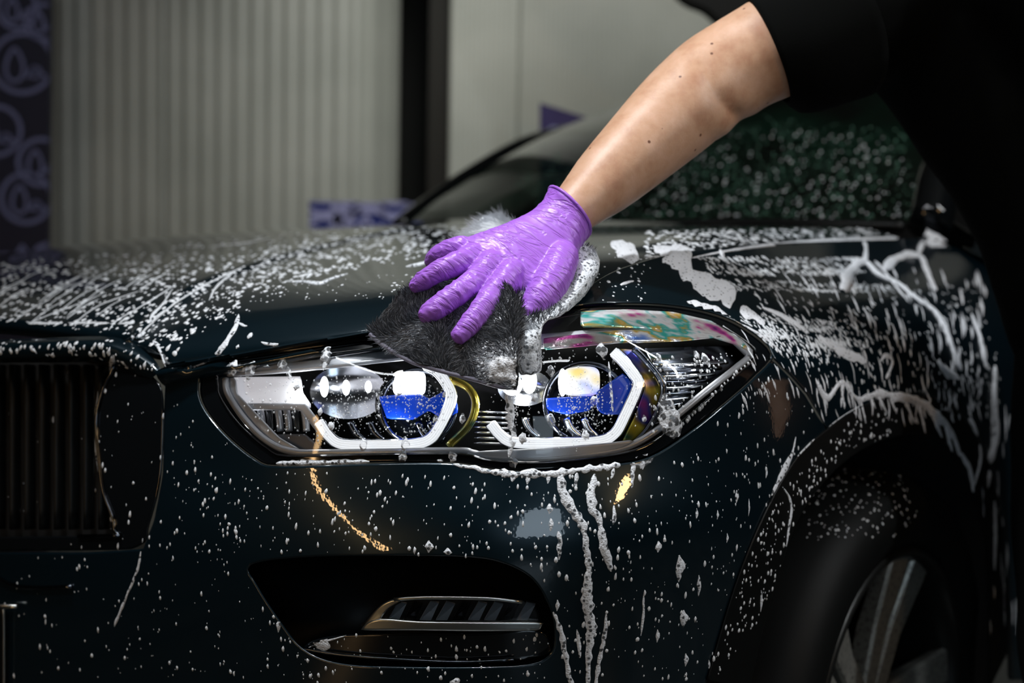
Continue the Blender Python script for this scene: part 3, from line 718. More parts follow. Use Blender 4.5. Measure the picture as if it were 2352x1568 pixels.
def dome(cx, cy, rx, ry, dd, bulge, mat, name, n=28, parent=lamp, sq=2.0):
    V = []; Fc = []
    t = np.linspace(0, 2 * math.pi, n, endpoint=False)
    ct, st = np.cos(t), np.sin(t); e = 2.0 / sq
    ux, uy = np.sign(ct) * np.abs(ct) ** e, np.sign(st) * np.abs(st) ** e
    rings = [1.0, 0.9, 0.7, 0.4]
    for f_ in rings: V += P3n(np.stack([cx + rx * f_ * ux, cy + ry * f_ * uy], 1), dd - bulge * (1 - f_ * f_)).tolist()
    V.append(tuple(P3(cx, cy, dd - bulge)))
    for i in range(3):
        for k in range(n): Fc.append((i * n + k, i * n + (k + 1) % n, (i + 1) * n + (k + 1) % n, (i + 1) * n + k))
    for k in range(n): Fc.append((3 * n + k, 3 * n + (k + 1) % n, 4 * n))
    return mk(name, V, Fc, mat, parent)
# projector one
disc_ring(960, 935, 92, 92, 0.045, 0.085, 'dark_chrome', 'projector_bezel')
dome(935, 930, 74, 74, 0.09, 0.02, 'gloss_black', 'projector_bowl')
dome(940, 880, 38, 30, 0.045, 0.018, 'led_white', 'projector_lens', sq=4)
hplate('blue_accent', [(872, 912), (960, 904), (985, 918), (1040, 890), (1052, 945), (1020, 962), (985, 940), (950, 962), (890, 960)], 0.040, 'blue_plastic', th=0.012, closed_cr=False)
dome(800, 900, 88, 62, 0.10, -0.03, 'reflector', 'reflector_bowl')
dome(745, 888, 10, 24, 0.055, 0.006, 'led_white', 'led_chip'); dome(795, 890, 9, 18, 0.07, 0.006, 'led_white', 'led_chip'); dome(846, 888, 8, 14, 0.07, 0.006, 'led_white', 'led_chip')
for x in (805, 850, 960, 985): tube('heat_sink_fin', P3n(cr([(x, 970), (x + 14, 995), (x + 34, 1012)], 4), 0.05), 0.005, 'dark_chrome', lamp, ns=6)
# module divider: iridescent hoop between the modules
hbar('module_hoop', [(1035, 870), (1075, 890), (1092, 925), (1078, 975), (1030, 1025)], 0.022, 0.0048, 'soap_film_gold', n=6)
for i in range(7): hbar('fine_rib', [(1088, 945 + i * 12), (1130, 946 + i * 12), (1170, 948 + i * 12)], 0.05, 0.0016, 'reflector', ns=5, n=2)
# hot reflector in the middle
dome(1205, 890, 62, 42, 0.09, -0.02, 'reflector', 'reflector_bowl')
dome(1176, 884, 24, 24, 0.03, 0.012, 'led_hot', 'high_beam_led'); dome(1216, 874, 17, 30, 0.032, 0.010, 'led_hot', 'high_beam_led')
# projector two
disc_ring(1345, 925, 100, 98, 0.045, 0.085, 'dark_chrome', 'projector_bezel')
dome(1330, 925, 80, 78, 0.09, 0.02, 'gloss_black', 'projector_bowl')
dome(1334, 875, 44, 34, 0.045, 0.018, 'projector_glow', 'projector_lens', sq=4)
dome(1292, 878, 10, 32, 0.04, 0.008, 'led_white', 'led_chip')
hplate('blue_accent', [(1255, 916), (1365, 910), (1368, 926), (1350, 942), (1300, 950), (1258, 940)], 0.040, 'blue_plastic', th=0.012, closed_cr=False)
hplate('blue_accent', [(1372, 900), (1432, 858), (1450, 880), (1440, 925), (1425, 950), (1385, 950), (1370, 935)], 0.036, 'blue_plastic', th=0.012, closed_cr=False)
for x in (1205, 1300, 1340): tube('heat_sink_fin', P3n(cr([(x, 960), (x + 12, 985), (x + 34, 1005)], 4), 0.05), 0.005, 'reflector', lamp, ns=6)
# golden hexagonal surround and the outer frame
hplate('hex_surround', [(1425, 802), (1465, 806), (1505, 862), (1518, 890), (1505, 950), (1468, 1006), (1430, 1014), (1462, 950), (1482, 890), (1468, 855)], 0.030, 'soap_film_gold', th=0.02, closed_cr=False)
hbar('hex_frame', [(1455, 800), (1485, 830), (1522, 882), (1514, 935), (1488, 985), (1455, 1020)], 0.022, 0.0042, 'dark_chrome', n=5)
# ribbed side reflector
for i in range(11):
    y = 838 + i * 13.5; x0 = 1500 + 18 * math.sin(i / 10 * 3.1); x1 = 1700 - abs(y - 812) * 1.1
    if x1 - x0 > 20: hbar('reflector_rib', [(x0, y), ((x0 + x1) / 2, y - 2), (x1, y - 6)], 0.035, 0.0022, 'dark_chrome' if i % 2 else 'reflector', ns=6, n=4)
hplate('side_reflector', [(1480, 800), (1690, 795), (1715, 812), (1600, 920), (1510, 990), (1530, 890)], 0.05, 'dark_chrome', closed_cr=False)

# ------------------------------------------------------------------ wash cloth
m = pmat('cloth_fur', (0.012, 0.014, 0.018), 0.85, 0.0, Sheen_Weight=0.15, Sheen_Roughness=0.4)
n = noise_tex(m, 260, 4, 0.7); add_bump(m, n, 0.9, 0.003)
pmat('cloth_pile', (0.12, 0.13, 0.155), 0.4, 0.0, Sheen_Weight=0.5)
m = MATS['cloth_pile']; gi = nd(m, 'ShaderNodeNewGeometry'); r = ramp(m, gi.outputs['Random Per Island'], [(0.0, (0.012, 0.014, 0.018)), (0.6, (0.06, 0.066, 0.08)), (0.85, (0.20, 0.22, 0.26)), (1.0, (0.42, 0.44, 0.48))]); lk(m, r.outputs[0], bsdf(m).inputs['Base Color'])
pmat('pile_foamed', (0.62, 0.65, 0.70), 0.5)
pmat('binding', (0.16, 0.15, 0.20), 0.7)
m = pmat('cloth_foamed', (0.62, 0.64, 0.66), 0.5)
n = noise_tex(m, 14, 3); r = ramp(m, n.outputs['Fac'], [(0.30, (0.10, 0.11, 0.12)), (0.50, (0.62, 0.64, 0.67))]); lk(m, r.outputs[0], bsdf(m).inputs['Base Color'])
n2 = voro(m, 420); add_bump(m, n2, 0.8, 0.0012, 'Distance')
CL = TPS(np.array([(850,765,1.672),(862,742,1.675),(905,695,1.692),(960,655,1.714),(1060,600,1.735),(1190,700,1.610),(1186,888,1.590),(1110,868,1.600),(1000,843,1.622),(940,822,1.640),(880,792,1.660),
  (1053,777,1.632),(975,724,1.664),(1020,770,1.628),(1130,790,1.606),(1160,830,1.590),(1120,680,1.645),(1060,690,1.662),(920,750,1.660),(1140,730,1.622),(1190,790,1.590)], float), 0.3)
CR_ = TPS(np.array([(1195,700,1.640),(1250,600,1.700),(1300,556,1.745),(1340,556,1.750),(1370,582,1.735),(1376,612,1.712),(1358,655,1.682),(1325,692,1.655),(1290,722,1.635),(1245,745,1.620),(1242,800,1.612),(1238,850,1.608),(1215,858,1.606),(1192,850,1.602),(1192,760,1.614),(1290,640,1.68),(1335,610,1.700),(1320,650,1.668),(1218,780,1.600)], float), 0.3)
CTU = TPS(np.array([(1050,565,1.86),(1085,520,1.90),(1115,500,1.94),(1150,494,1.96),(1185,512,1.93),(1200,545,1.86),(1120,560,1.84),(1130,525,1.87)], float), 0.3)
cloth = empty('wash_cloth'); tag(cloth, 'dark grey shaggy wash cloth pressed under the purple gloved hand, soaked in foam', 'cloth')
PA = [(850,762),(862,742),(905,690),(950,655),(1000,622),(1060,600),(1150,640),(1192,690),(1197,740),(1190,800),(1187,888),(1150,886),(1090,868),(1000,845),(940,825),(880,790)]
PB = [(1185,690),(1250,600),(1300,556),(1340,556),(1368,580),(1376,610),(1360,652),(1328,692),(1290,722),(1248,742),(1241,800),(1240,850),(1215,860),(1190,850),(1190,760)]
PC = [(1050,562),(1075,528),(1110,500),(1150,494),(1182,512),(1205,545),(1120,565)]
CLOTH_SKIN = []
def cloth_piece(name, poly, dep, mat, rough_edge=3.0, seed=0):
    q = resample(cr(poly, 5, True), 6, True)
    q = q + np.array([[mnoise.noise(Vector((p[0] * .09, p[1] * .09, seed))) * rough_edge, mnoise.noise(Vector((p[0] * .09, p[1] * .09, seed + 9))) * rough_edge] for p in q])
    def dfun(P_):
        b = dep(P_); P_ = np.atleast_2d(P_)
        wv = np.array([mnoise.noise(Vector((p[0] * .022, p[1] * .022, seed + 3.3))) * 0.006 + mnoise.noise(Vector((p[0] * .07, p[1] * .07, seed + 1.1))) * 0.0022 for p in P_])
        return b + wv
    k_ = len(SKIN); o = region(name, [q], dfun, 9, mat, cloth, thick=0.012, roll=0.003); CLOTH_SKIN.append(SKIN.pop(k_))
    return q, dfun
qa, da = cloth_piece('cloth_front', PA, CL, 'cloth_fur', seed=1)
qb, db = cloth_piece('cloth_side', PB, CR_, 'cloth_foamed', seed=5)
qc, dc = cloth_piece('cloth_tuft', PC, CTU, 'cloth_foamed', 5.0, seed=8)
be = cr([(850, 768), (882, 794), (940, 828), (1000, 848), (1090, 871), (1150, 888), (1187, 891)], 8)
tube('edge_binding', Wn(np.column_stack([be, CL(be) + 0.001])), 0.0028, 'binding', cloth, ns=8)
def pile(name, q, dfun, count, mat, keep, length, mode):
    lo, hi = q.min(0), q.max(0); V = []; Fc = []
    P_ = RNG.uniform(lo, hi, (count * 3, 2)); P_ = P_[pip(P_, q)]; P_ = P_[[keep(p) > random.random() for p in P_]][:count]
    D_ = dfun(P_)
    B_ = Wn(np.column_stack([P_, D_ + 0.001]))
    for p, b in zip(P_, B_):
        a = mnoise.noise(Vector((p[0] * .012, p[1] * .012, 4.0 + mode))) * 3.2 + 2.1 + random.gauss(0, 0.35)
        dr = _rt * math.cos(a) + _up * math.sin(a); out = -_fw * random.uniform(0.35, 1.1)
        L = length * random.uniform(.5, 1.2); t1 = b + (dr * .75 + out * .5) * L * .6; t2 = b + (dr + out * .55) * L
        sd = np.cross(dr, _fw); sd = sd / np.linalg.norm(sd) * 0.00042
        k_ = len(V); V += [b - sd, b + sd, t1 - sd * .8, t1 + sd * .8, t2]; Fc += [(k_, k_ + 1, k_ + 3, k_ + 2), (k_ + 2, k_ + 3, k_ + 4)]
    o = mk(name, V, Fc, mat, cloth); o['kind'] = 'stuff'; return o
def white_a(p):
    return min(1, max(0, 1.15 - math.hypot((p[0] - 1165) / 95, (p[1] - 850) / 70))) + 0.5 * max(0, 1 - abs((p[0] - 1075) * .55 + (p[1] - 770) * -.83 + 20) / 40) * (p[0] > 1060)
pile('pile', qa, da, 15000, 'cloth_pile', lambda p: 1 - 0.7 * white_a(p), 0.010, 0)
pile('foamed_pile', qa, da, 3200, 'pile_foamed', lambda p: white_a(p) * .8 + 0.02, 0.008, 0)
pile('foamed_pile', qb, db, 2600, 'pile_foamed', lambda p: min(1, max(0.05, (p[0] - 1300 + (p[1] - 600) * .45) / 60)) if p[1] < 745 else 0.9, 0.007, 2)
pile('pile', qb, db, 2600, 'cloth_pile', lambda p: 1 - min(1, max(0.05, (p[0] - 1300 + (p[1] - 600) * .45) / 60)) if p[1] < 745 else 0.15, 0.008, 2)
pile('foamed_pile', qc, dc, 1500, 'pile_foamed', lambda p: 0.9, 0.016, 5)

# ------------------------------------------------------------------ person
m = pmat('skin', (0.62, 0.36, 0.24), 0.45, 0.0, Subsurface_Weight=0.12, Subsurface_Radius=(0.012, 0.005, 0.003))
bsdf(m).inputs['Subsurface Scale'].default_value = 0.4
n = noise_tex(m, 26, 5, 0.6); r = ramp(m, n.outputs['Fac'], [(0.30, (0.47, 0.235, 0.14)), (0.50, (0.58, 0.335, 0.21)), (0.70, (0.66, 0.40, 0.28))])
v = voro(m, 36); mr = nd(m, 'ShaderNodeMapRange'); mr.inputs['From Min'].default_value = 0.055; mr.inputs['From Max'].default_value = 0.085; lk(m, v.outputs['Distance'], mr.inputs['Value'])
mx = nd(m, 'ShaderNodeMixRGB'); mx.inputs[1].default_value = (0.16, 0.06, 0.03, 1); lk(m, mr.outputs[0], mx.inputs[0]); lk(m, r.outputs[0], mx.inputs[2]); lk(m, mx.outputs[0], bsdf(m).inputs['Base Color'])
n3 = noise_tex(m, 420, 4, 0.6); add_bump(m, n3, 0.25, 0.001)
m = pmat('glove', (0.42, 0.15, 0.73), 0.40, 0.0, Coat_Weight=0.12, Coat_Roughness=0.3, Subsurface_Weight=0.08, Subsurface_Radius=(0.006, 0.003, 0.012))
_hx = (W(1060, 650, 1.66) - W(1310, 485, 1.745)).normalized(); _hs = Vector(np.cross(_hx, fw)).normalized(); _hn = _hx.cross(_hs)
geo = nd(m, 'ShaderNodeNewGeometry'); cmb = nd(m, 'ShaderNodeCombineXYZ')
for i, (ax_, sc_) in enumerate(((_hx + _hs * 0.25, 84), (_hs, 20), (_hn, 30))):
    dt = nd(m, 'ShaderNodeVectorMath', operation='DOT_PRODUCT'); dt.inputs[1].default_value = ax_ * sc_
    lk(m, geo.outputs['Position'], dt.inputs[0]); lk(m, dt.outputs['Value'], cmb.inputs[i])
n = nd(m, 'ShaderNodeTexNoise'); n.inputs['Scale'].default_value = 1.0; n.inputs['Detail'].default_value = 3.0; n.inputs['Distortion'].default_value = 0.7; lk(m, cmb.outputs[0], n.inputs['Vector'])
sb = nd(m, 'ShaderNodeMath', operation='SUBTRACT'); sb.inputs[1].default_value = 0.5; lk(m, n.outputs['Fac'], sb.inputs[0])
ab = nd(m, 'ShaderNodeMath', operation='ABSOLUTE'); lk(m, sb.outputs[0], ab.inputs[0])
mr = nd(m, 'ShaderNodeMapRange'); mr.inputs['From Min'].default_value = 0.0; mr.inputs['From Max'].default_value = 0.10; lk(m, ab.outputs[0], mr.inputs['Value'])
bp = nd(m, 'ShaderNodeBump'); bp.inputs['Strength'].default_value = 0.6; bp.inputs['Distance'].default_value = 0.0016; lk(m, mr.outputs[0], bp.inputs['Height']); lk(m, bp.outputs[0], bsdf(m).inputs['Normal'])
m = pmat('shirt', (0.0018, 0.0020, 0.0018), 1.0, 0.0, Specular_IOR_Level=0.08); n = noise_tex(m, 500, 2); add_bump(m, n, 0.3, 0.001)
pmat('trousers', (0.0016, 0.0018, 0.0016), 1.0, 0.0, Specular_IOR_Level=0.08); pmat('hair', (0.01, 0.007, 0.005), 0.6); pmat('shoe_black', (0.006, 0.006, 0.006), 0.6)
person = empty('person'); tag(person, 'person in black t-shirt and trousers with a purple glove, leaning in to wash the headlight', 'person')
def loft(secs, ns=24, n=6, caps=True):
    """secs: (px, py, d, half width in px) or with a 5th value: flattening; rings face along the path"""
    A = cr([list(W(s_[0], s_[1], s_[2])) + [s_[3] * s_[2] / F] for s_ in secs], n)
    P_, R_ = A[:, :3], A[:, 3]
    if caps:                                                  # rounded ends
        t0 = P_[0] - P_[1]; t0 /= np.linalg.norm(t0); t1 = P_[-1] - P_[-2]; t1 /= np.linalg.norm(t1)
        h0 = [P_[0] + t0 * R_[0] * math.sin(a) for a in (1.25, .95, .5)]; r0 = [R_[0] * math.cos(a) for a in (1.25, .95, .5)]
        h1 = [P_[-1] + t1 * R_[-1] * math.sin(a) for a in (.5, .95, 1.25)]; r1 = [R_[-1] * math.cos(a) for a in (.5, .95, 1.25)]
        P_ = np.vstack([h0, P_, h1]); R_ = np.concatenate([r0, R_, r1])
    return tube_mesh(P_, R_, ns)
def slab_loft(secs, ns=28, n=5):
    """secs: (Lx,Ly,Ld, Rx,Ry,Rd, half thickness)"""
    A = cr([list(W(*s_[0:3])) + list(W(*s_[3:6])) + [s_[6]] for s_ in secs], n); V = []; Fc = []
    mids = (A[:, :3] + A[:, 3:6]) / 2; T_ = np.gradient(mids, axis=0)
    for i, a in enumerate(A):
        wv = (a[3:6] - a[:3]) / 2; t_ = T_[i] / np.linalg.norm(T_[i]); nn = np.cross(wv, t_); nn /= np.linalg.norm(nn)
        for k in range(ns):
            th = 2 * math.pi * k / ns; c_, s_ = math.cos(th), math.sin(th)
            V.append(mids[i] + wv * c_ + nn * np.sign(s_) * abs(s_) ** 0.8 * a[6])
    for i in range(len(A) - 1):
        for k in range(ns): Fc.append((i * ns + k, i * ns + (k + 1) % ns, (i + 1) * ns + (k + 1) % ns, (i + 1) * ns + k))
    Fc += [tuple(range(ns)), tuple((len(A) - 1) * ns + k for k in range(ns))]
    return V, Fc
def fuse(name, parts, voxel, smooth, mat, parent, wrinkle=None):
    V, Fc = merge(parts); tmp = mk('tmp', V, Fc, None, None)
    bm = bmesh.new(); bm.from_mesh(tmp.data); bmesh.ops.recalc_face_normals(bm, faces=bm.faces); bm.to_mesh(tmp.data); bm.free()
    md = tmp.modifiers.new('r', 'REMESH'); md.mode = 'VOXEL'; md.voxel_size = voxel
    if smooth: sm = tmp.modifiers.new('s', 'SMOOTH'); sm.iterations = smooth; sm.factor = 0.5
    dg = bpy.context.evaluated_depsgraph_get(); me = bpy.data.meshes.new_from_object(tmp.evaluated_get(dg))
    bpy.data.objects.remove(tmp)
    if wrinkle:
        co = np.empty(len(me.vertices) * 3); me.vertices.foreach_get('co', co); co = co.reshape(-1, 3)
        no = np.empty(len(me.vertices) * 3); me.vertices.foreach_get('normal', no); no = no.reshape(-1, 3)
        co += no * np.array([wrinkle(c_) for c_ in co])[:, None]; me.vertices.foreach_set('co', co.ravel()); me.update()
    me.name = name; return link(name, me, mat, parent)
arm = loft([(1290, 510, 1.735, 52), (1315, 485, 1.742, 58), (1350, 452, 1.758, 68), (1388, 417, 1.775, 80), (1461, 348, 1.80, 93), (1555, 259, 1.835, 107), (1632, 190, 1.86, 110), (1700, 148, 1.87, 113), (1770, 112, 1.875, 119), (1870, 60, 1.89, 128), (1990, 10, 1.92, 140)], 32)
torso = loft([(2080, -60, 1.97, 190), (2180, 20, 1.98, 225), (2300, 250, 2.0, 195), (2410, 480, 2.02, 165), (2490, 680, 2.05, 180), (2540, 800, 2.06, 190)], 32)
far_sh = loft([(1990, 10, 1.92, 140), (2080, -20, 1.95, 170)], 24)
head = loft([(2060, -290, 1.95, 150), (2030, -200, 1.95, 185), (2000, -90, 1.95, 165), (1975, 0, 1.95, 104), (1966, 60, 1.95, 84), (1952, 105, 1.95, 42)], 28)
jaw = loft([(2060, -20, 1.95, 80), (1990, 70, 1.95, 50)], 20)
nose = loft([(1868, -150, 1.95, 14), (1838, -80, 1.95, 24)], 12); ear = loft([(2075, -130, 1.845, 26), (2070, -70, 1.848, 20)], 12)
neck = loft([(2040, -60, 1.955, 100), (2120, 20, 1.96, 110)], 24)
near_arm = loft([(2330, -80, 1.83, 120), (2570, 140, 1.84, 102), (2720, 330, 1.88, 88), (2765, 620, 1.94, 64), (2765, 760, 1.96, 50)], 24)
nh = merge([slab_loft([(2720, 770, 1.965, 2810, 770, 1.955, 0.022), (2705, 830, 1.970, 2815, 830, 1.960, 0.018), (2705, 890, 1.980, 2810, 890, 1.970, 0.014)], 18)] +
           [loft([(x_, 875, 1.975, 16), (x_ + dx_, 935, 1.990, 15), (x_ + dx_ * 1.5, 990 - sh_, 2.010, 12)], 12) for x_, dx_, sh_ in ((2720, -6, 10), (2747, -2, 0), (2773, 2, 4), (2799, 6, 26))] +
           [loft([(2715, 820, 1.968, 20), (2680, 860, 1.965, 17), (2665, 905, 1.970, 13)], 12)])
leg1 = loft([(2520, 780, 2.04, 175), (2500, 1150, 2.05, 158), (2490, 1550, 2.06, 120), (2520, 2050, 2.08, 80), (2525, 2260, 2.08, 62)], 24)
leg2 = loft([(2680, 780, 2.15, 165), (2700, 1150, 2.18, 140), (2700, 1500, 2.20, 110), (2700, 1950, 2.22, 75), (2700, 2140, 2.22, 58)], 24)
_cr = cr([(1612, 150), (1632, 190), (1655, 228), (1690, 262)], 8)
def elbow(c_):
    """soft crease in the crook of the arm"""
    x, y, d_ = topx(Vector(c_))
    if not (1540 < x < 1780 and 60 < y < 320) or d_ > 1.88: return 0.0
    e = np.hypot(_cr[:, 0] - x, _cr[:, 1] - y); k = int(e.argmin()); t_ = k / len(_cr); sx = (x - _cr[k, 0])
    return (-0.0045 * math.exp(-(e[k] / 11.0) ** 2) + 0.003 * math.exp(-((e[k] - 42) / 26.0) ** 2)) * (0.35 + 0.65 * t_)
body = fuse('body', [arm, torso, far_sh, head, jaw, nose, ear, neck, near_arm, nh, leg1, leg2], 0.0065, 6, 'skin', person, elbow)
def grow(secs, k, ns=28): return loft([(a, b, c_, d_ * k) for a, b, c_, d_ in secs], ns)
T_ = [(2110, -40, 1.97, 205), (2180, 20, 1.98, 238), (2300, 250, 2.0, 207), (2410, 480, 2.02, 176), (2490, 680, 2.05, 190), (2540, 790, 2.06, 196)]
shirt_torso = loft(T_, 32); ns_ = loft([(2330, -80, 1.83, 135), (2530, 112, 1.84, 126)], 24)
shirt = fuse('t_shirt', [shirt_torso, ns_, loft([(1885, 60, 1.896, 154), (1990, 15, 1.922, 178), (2090, -30, 1.95, 212)], 28)], 0.012, 4, 'shirt', person, lambda c_: 0.004 * mnoise.noise(Vector(c_) * 14))
# the open sleeve
sec = cr([list(W(1764, 118, 1.873)) + [124 * 1.873 / F], list(W(1800, 110, 1.878)) + [135 * 1.878 / F], list(W(1850, 95, 1.885)) + [150 * 1.885 / F], list(W(1930, 55, 1.90)) + [165 * 1.9 / F]], 5)
V, Fc = tube_mesh(sec[:, :3], sec[:, 3], 40, cap=False); V = np.array(V)
axd = (sec[3, :3] - sec[0, :3]); axd /= np.linalg.norm(axd)
for k in range(40):
    for i in range(len(sec)):
        q = V[i * 40 + k] - sec[i, :3]; f_ = max(0, 1 - i / 8)
        V[i * 40 + k] -= axd * f_ * (0.022 * np.dot(q, -_fw) / sec[i, 3] - 0.012 * np.dot(q, -_up) / sec[i, 3])
        V[i * 40 + k] += -_up * max(0, np.dot(q, -_up) / sec[i, 3]) * 0.010 * min(1, i / 6)
slv = mk('sleeve', V, Fc, 'shirt', shirt); sd = slv.modifiers.new('solid', 'SOLIDIFY'); sd.thickness = 0.003
fuse('trousers', [grow([(2530, 740, 2.05, 190), (2500, 1150, 2.05, 170), (2490, 1550, 2.06, 138), (2520, 2050, 2.08, 108), (2525, 2220, 2.08, 100)], 1.0), grow([(2680, 740, 2.14, 178), (2700, 1150, 2.18, 155), (2700, 1500, 2.2, 128), (2700, 1950, 2.22, 100), (2700, 2090, 2.22, 94)], 1.0), loft([(2530, 700, 2.05, 195), (2680, 720, 2.12, 180)], 24)], 0.014, 4, 'trousers', person, lambda c_: 0.006 * mnoise.noise(Vector(c_) * 9))
def shoe(a, d):
    c_ = W(a, 2300, d); c_.z = 0.045
    secs = [c_ + Vector((0.10, -0.04, 0)), c_, c_ + Vector((-0.10, 0.05, 0)), c_ + Vector((-0.17, 0.09, -0.012))]
    V, Fc = tube_mesh(cr([list(s_) for s_ in secs], 4), [0.045] * 9 + [0.046] * 2 + [0.04, 0.03], 14); V = np.array(V); V[:, 2] = np.maximum(V[:, 2], 0.0)
    return mk('shoe', V, Fc, 'shoe_black', person)
shoe(2525, 2.08); shoe(2700, 2.22)
hv, hf = loft([(2075, -300, 1.95, 158), (2045, -215, 1.95, 196), (2075, -130, 1.95, 165)], 28); mk('hair', hv, hf, 'hair', person)
# glove
palm = slab_loft([(1262, 440, 1.750, 1358, 528, 1.728, 0.037), (1248, 462, 1.745, 1342, 553, 1.722, 0.034), (1222, 488, 1.735, 1322, 588, 1.705, 0.028), (1180, 508, 1.722, 1308, 628, 1.690, 0.0235), (1120, 532, 1.712, 1262, 660, 1.675, 0.0225), (1070, 550, 1.710, 1205, 672, 1.662, 0.0185), (1040, 572, 1.708, 1160, 672, 1.660, 0.012)])
fing = [
 loft([(1175, 628, 1.668, 34), (1142, 668, 1.648, 32), (1112, 704, 1.632, 29), (1082, 742, 1.622, 27), (1058, 768, 1.620, 23)], 18),
 loft([(1130, 605, 1.680, 34), (1098, 640, 1.664, 31), (1060, 668, 1.650, 30), (1010, 702, 1.645, 28), (984, 720, 1.648, 24)], 18),
 loft([(1092, 585, 1.692, 30), (1050, 605, 1.678, 29), (1010, 622, 1.676, 26), (976, 642, 1.684, 24), (958, 654, 1.692, 19)], 18),
 loft([(1060, 566, 1.705, 27), (1026, 576, 1.712, 25), (1002, 590, 1.728, 22), (992, 602, 1.742, 18)], 18),
 loft([(1292, 590, 1.690, 40), (1272, 640, 1.668, 43), (1244, 684, 1.652, 40), (1217, 715, 1.645, 31), (1200, 731, 1.642, 21)], 18)]
web = loft([(1200, 650, 1.668, 16), (1240, 640, 1.67, 24), (1280, 620, 1.68, 26)], 14)
hax = (W(1060, 650, 1.66) - W(1310, 485, 1.745)).normalized(); w0 = W(1310, 485, 1.745)
hside = Vector(np.cross(hax, fw)).normalized(); hn = hax.cross(hside)
def wr(c_):
    p = Vector(c_) - w0; a = p.dot(hax); b = p.dot(hside); c2 = p.dot(hn)
    w1 = mnoise.noise(Vector((a * 75 + b * 10, b * 14, c2 * 14))); w2 = mnoise.noise(Vector((a * 130 + b * 60 + 7, b * 70 - a * 40, c2 * 60)))
    r1 = (1 - abs(w1) * 2.2); r2 = (1 - abs(w2) * 2.0)
    wrist = max(0, 1 - a / 0.075)
    fin = max(0, min(1, (a - 0.085) / 0.03))
    mid = max(0.25, wrist, fin * .55)
    bead = 0.0012 if a < 0.004 else 0.0
    return mid * (max(0, r1) ** 3 * 0.0019 + max(0, r2) ** 3 * 0.0008 * (0.3 + fin)) - 0.0006 + bead
glove = fuse('glove', [palm, web] + fing, 0.0017, 5, 'glove', person, wr)
rim_pts = np.array(palm[0][:28]); rim_pts = rim_pts.mean(0) + (rim_pts - rim_pts.mean(0)) * 1.0 + np.array(hax) * 0.001
_old = np.array([np.array(W(1310, 484, 1.739)) + (np.array(W(1360, 529, 1.728)) - np.array(W(1310, 484, 1.739))) * 1.0 * math.cos(t) + np.array(hn) * 0.037 * math.sin(t) for t in np.linspace(0, 2 * math.pi, 40, endpoint=False)])
tube('glove_cuff', rim_pts, 0.0018, 'glove', glove, ns=8, closed=True)

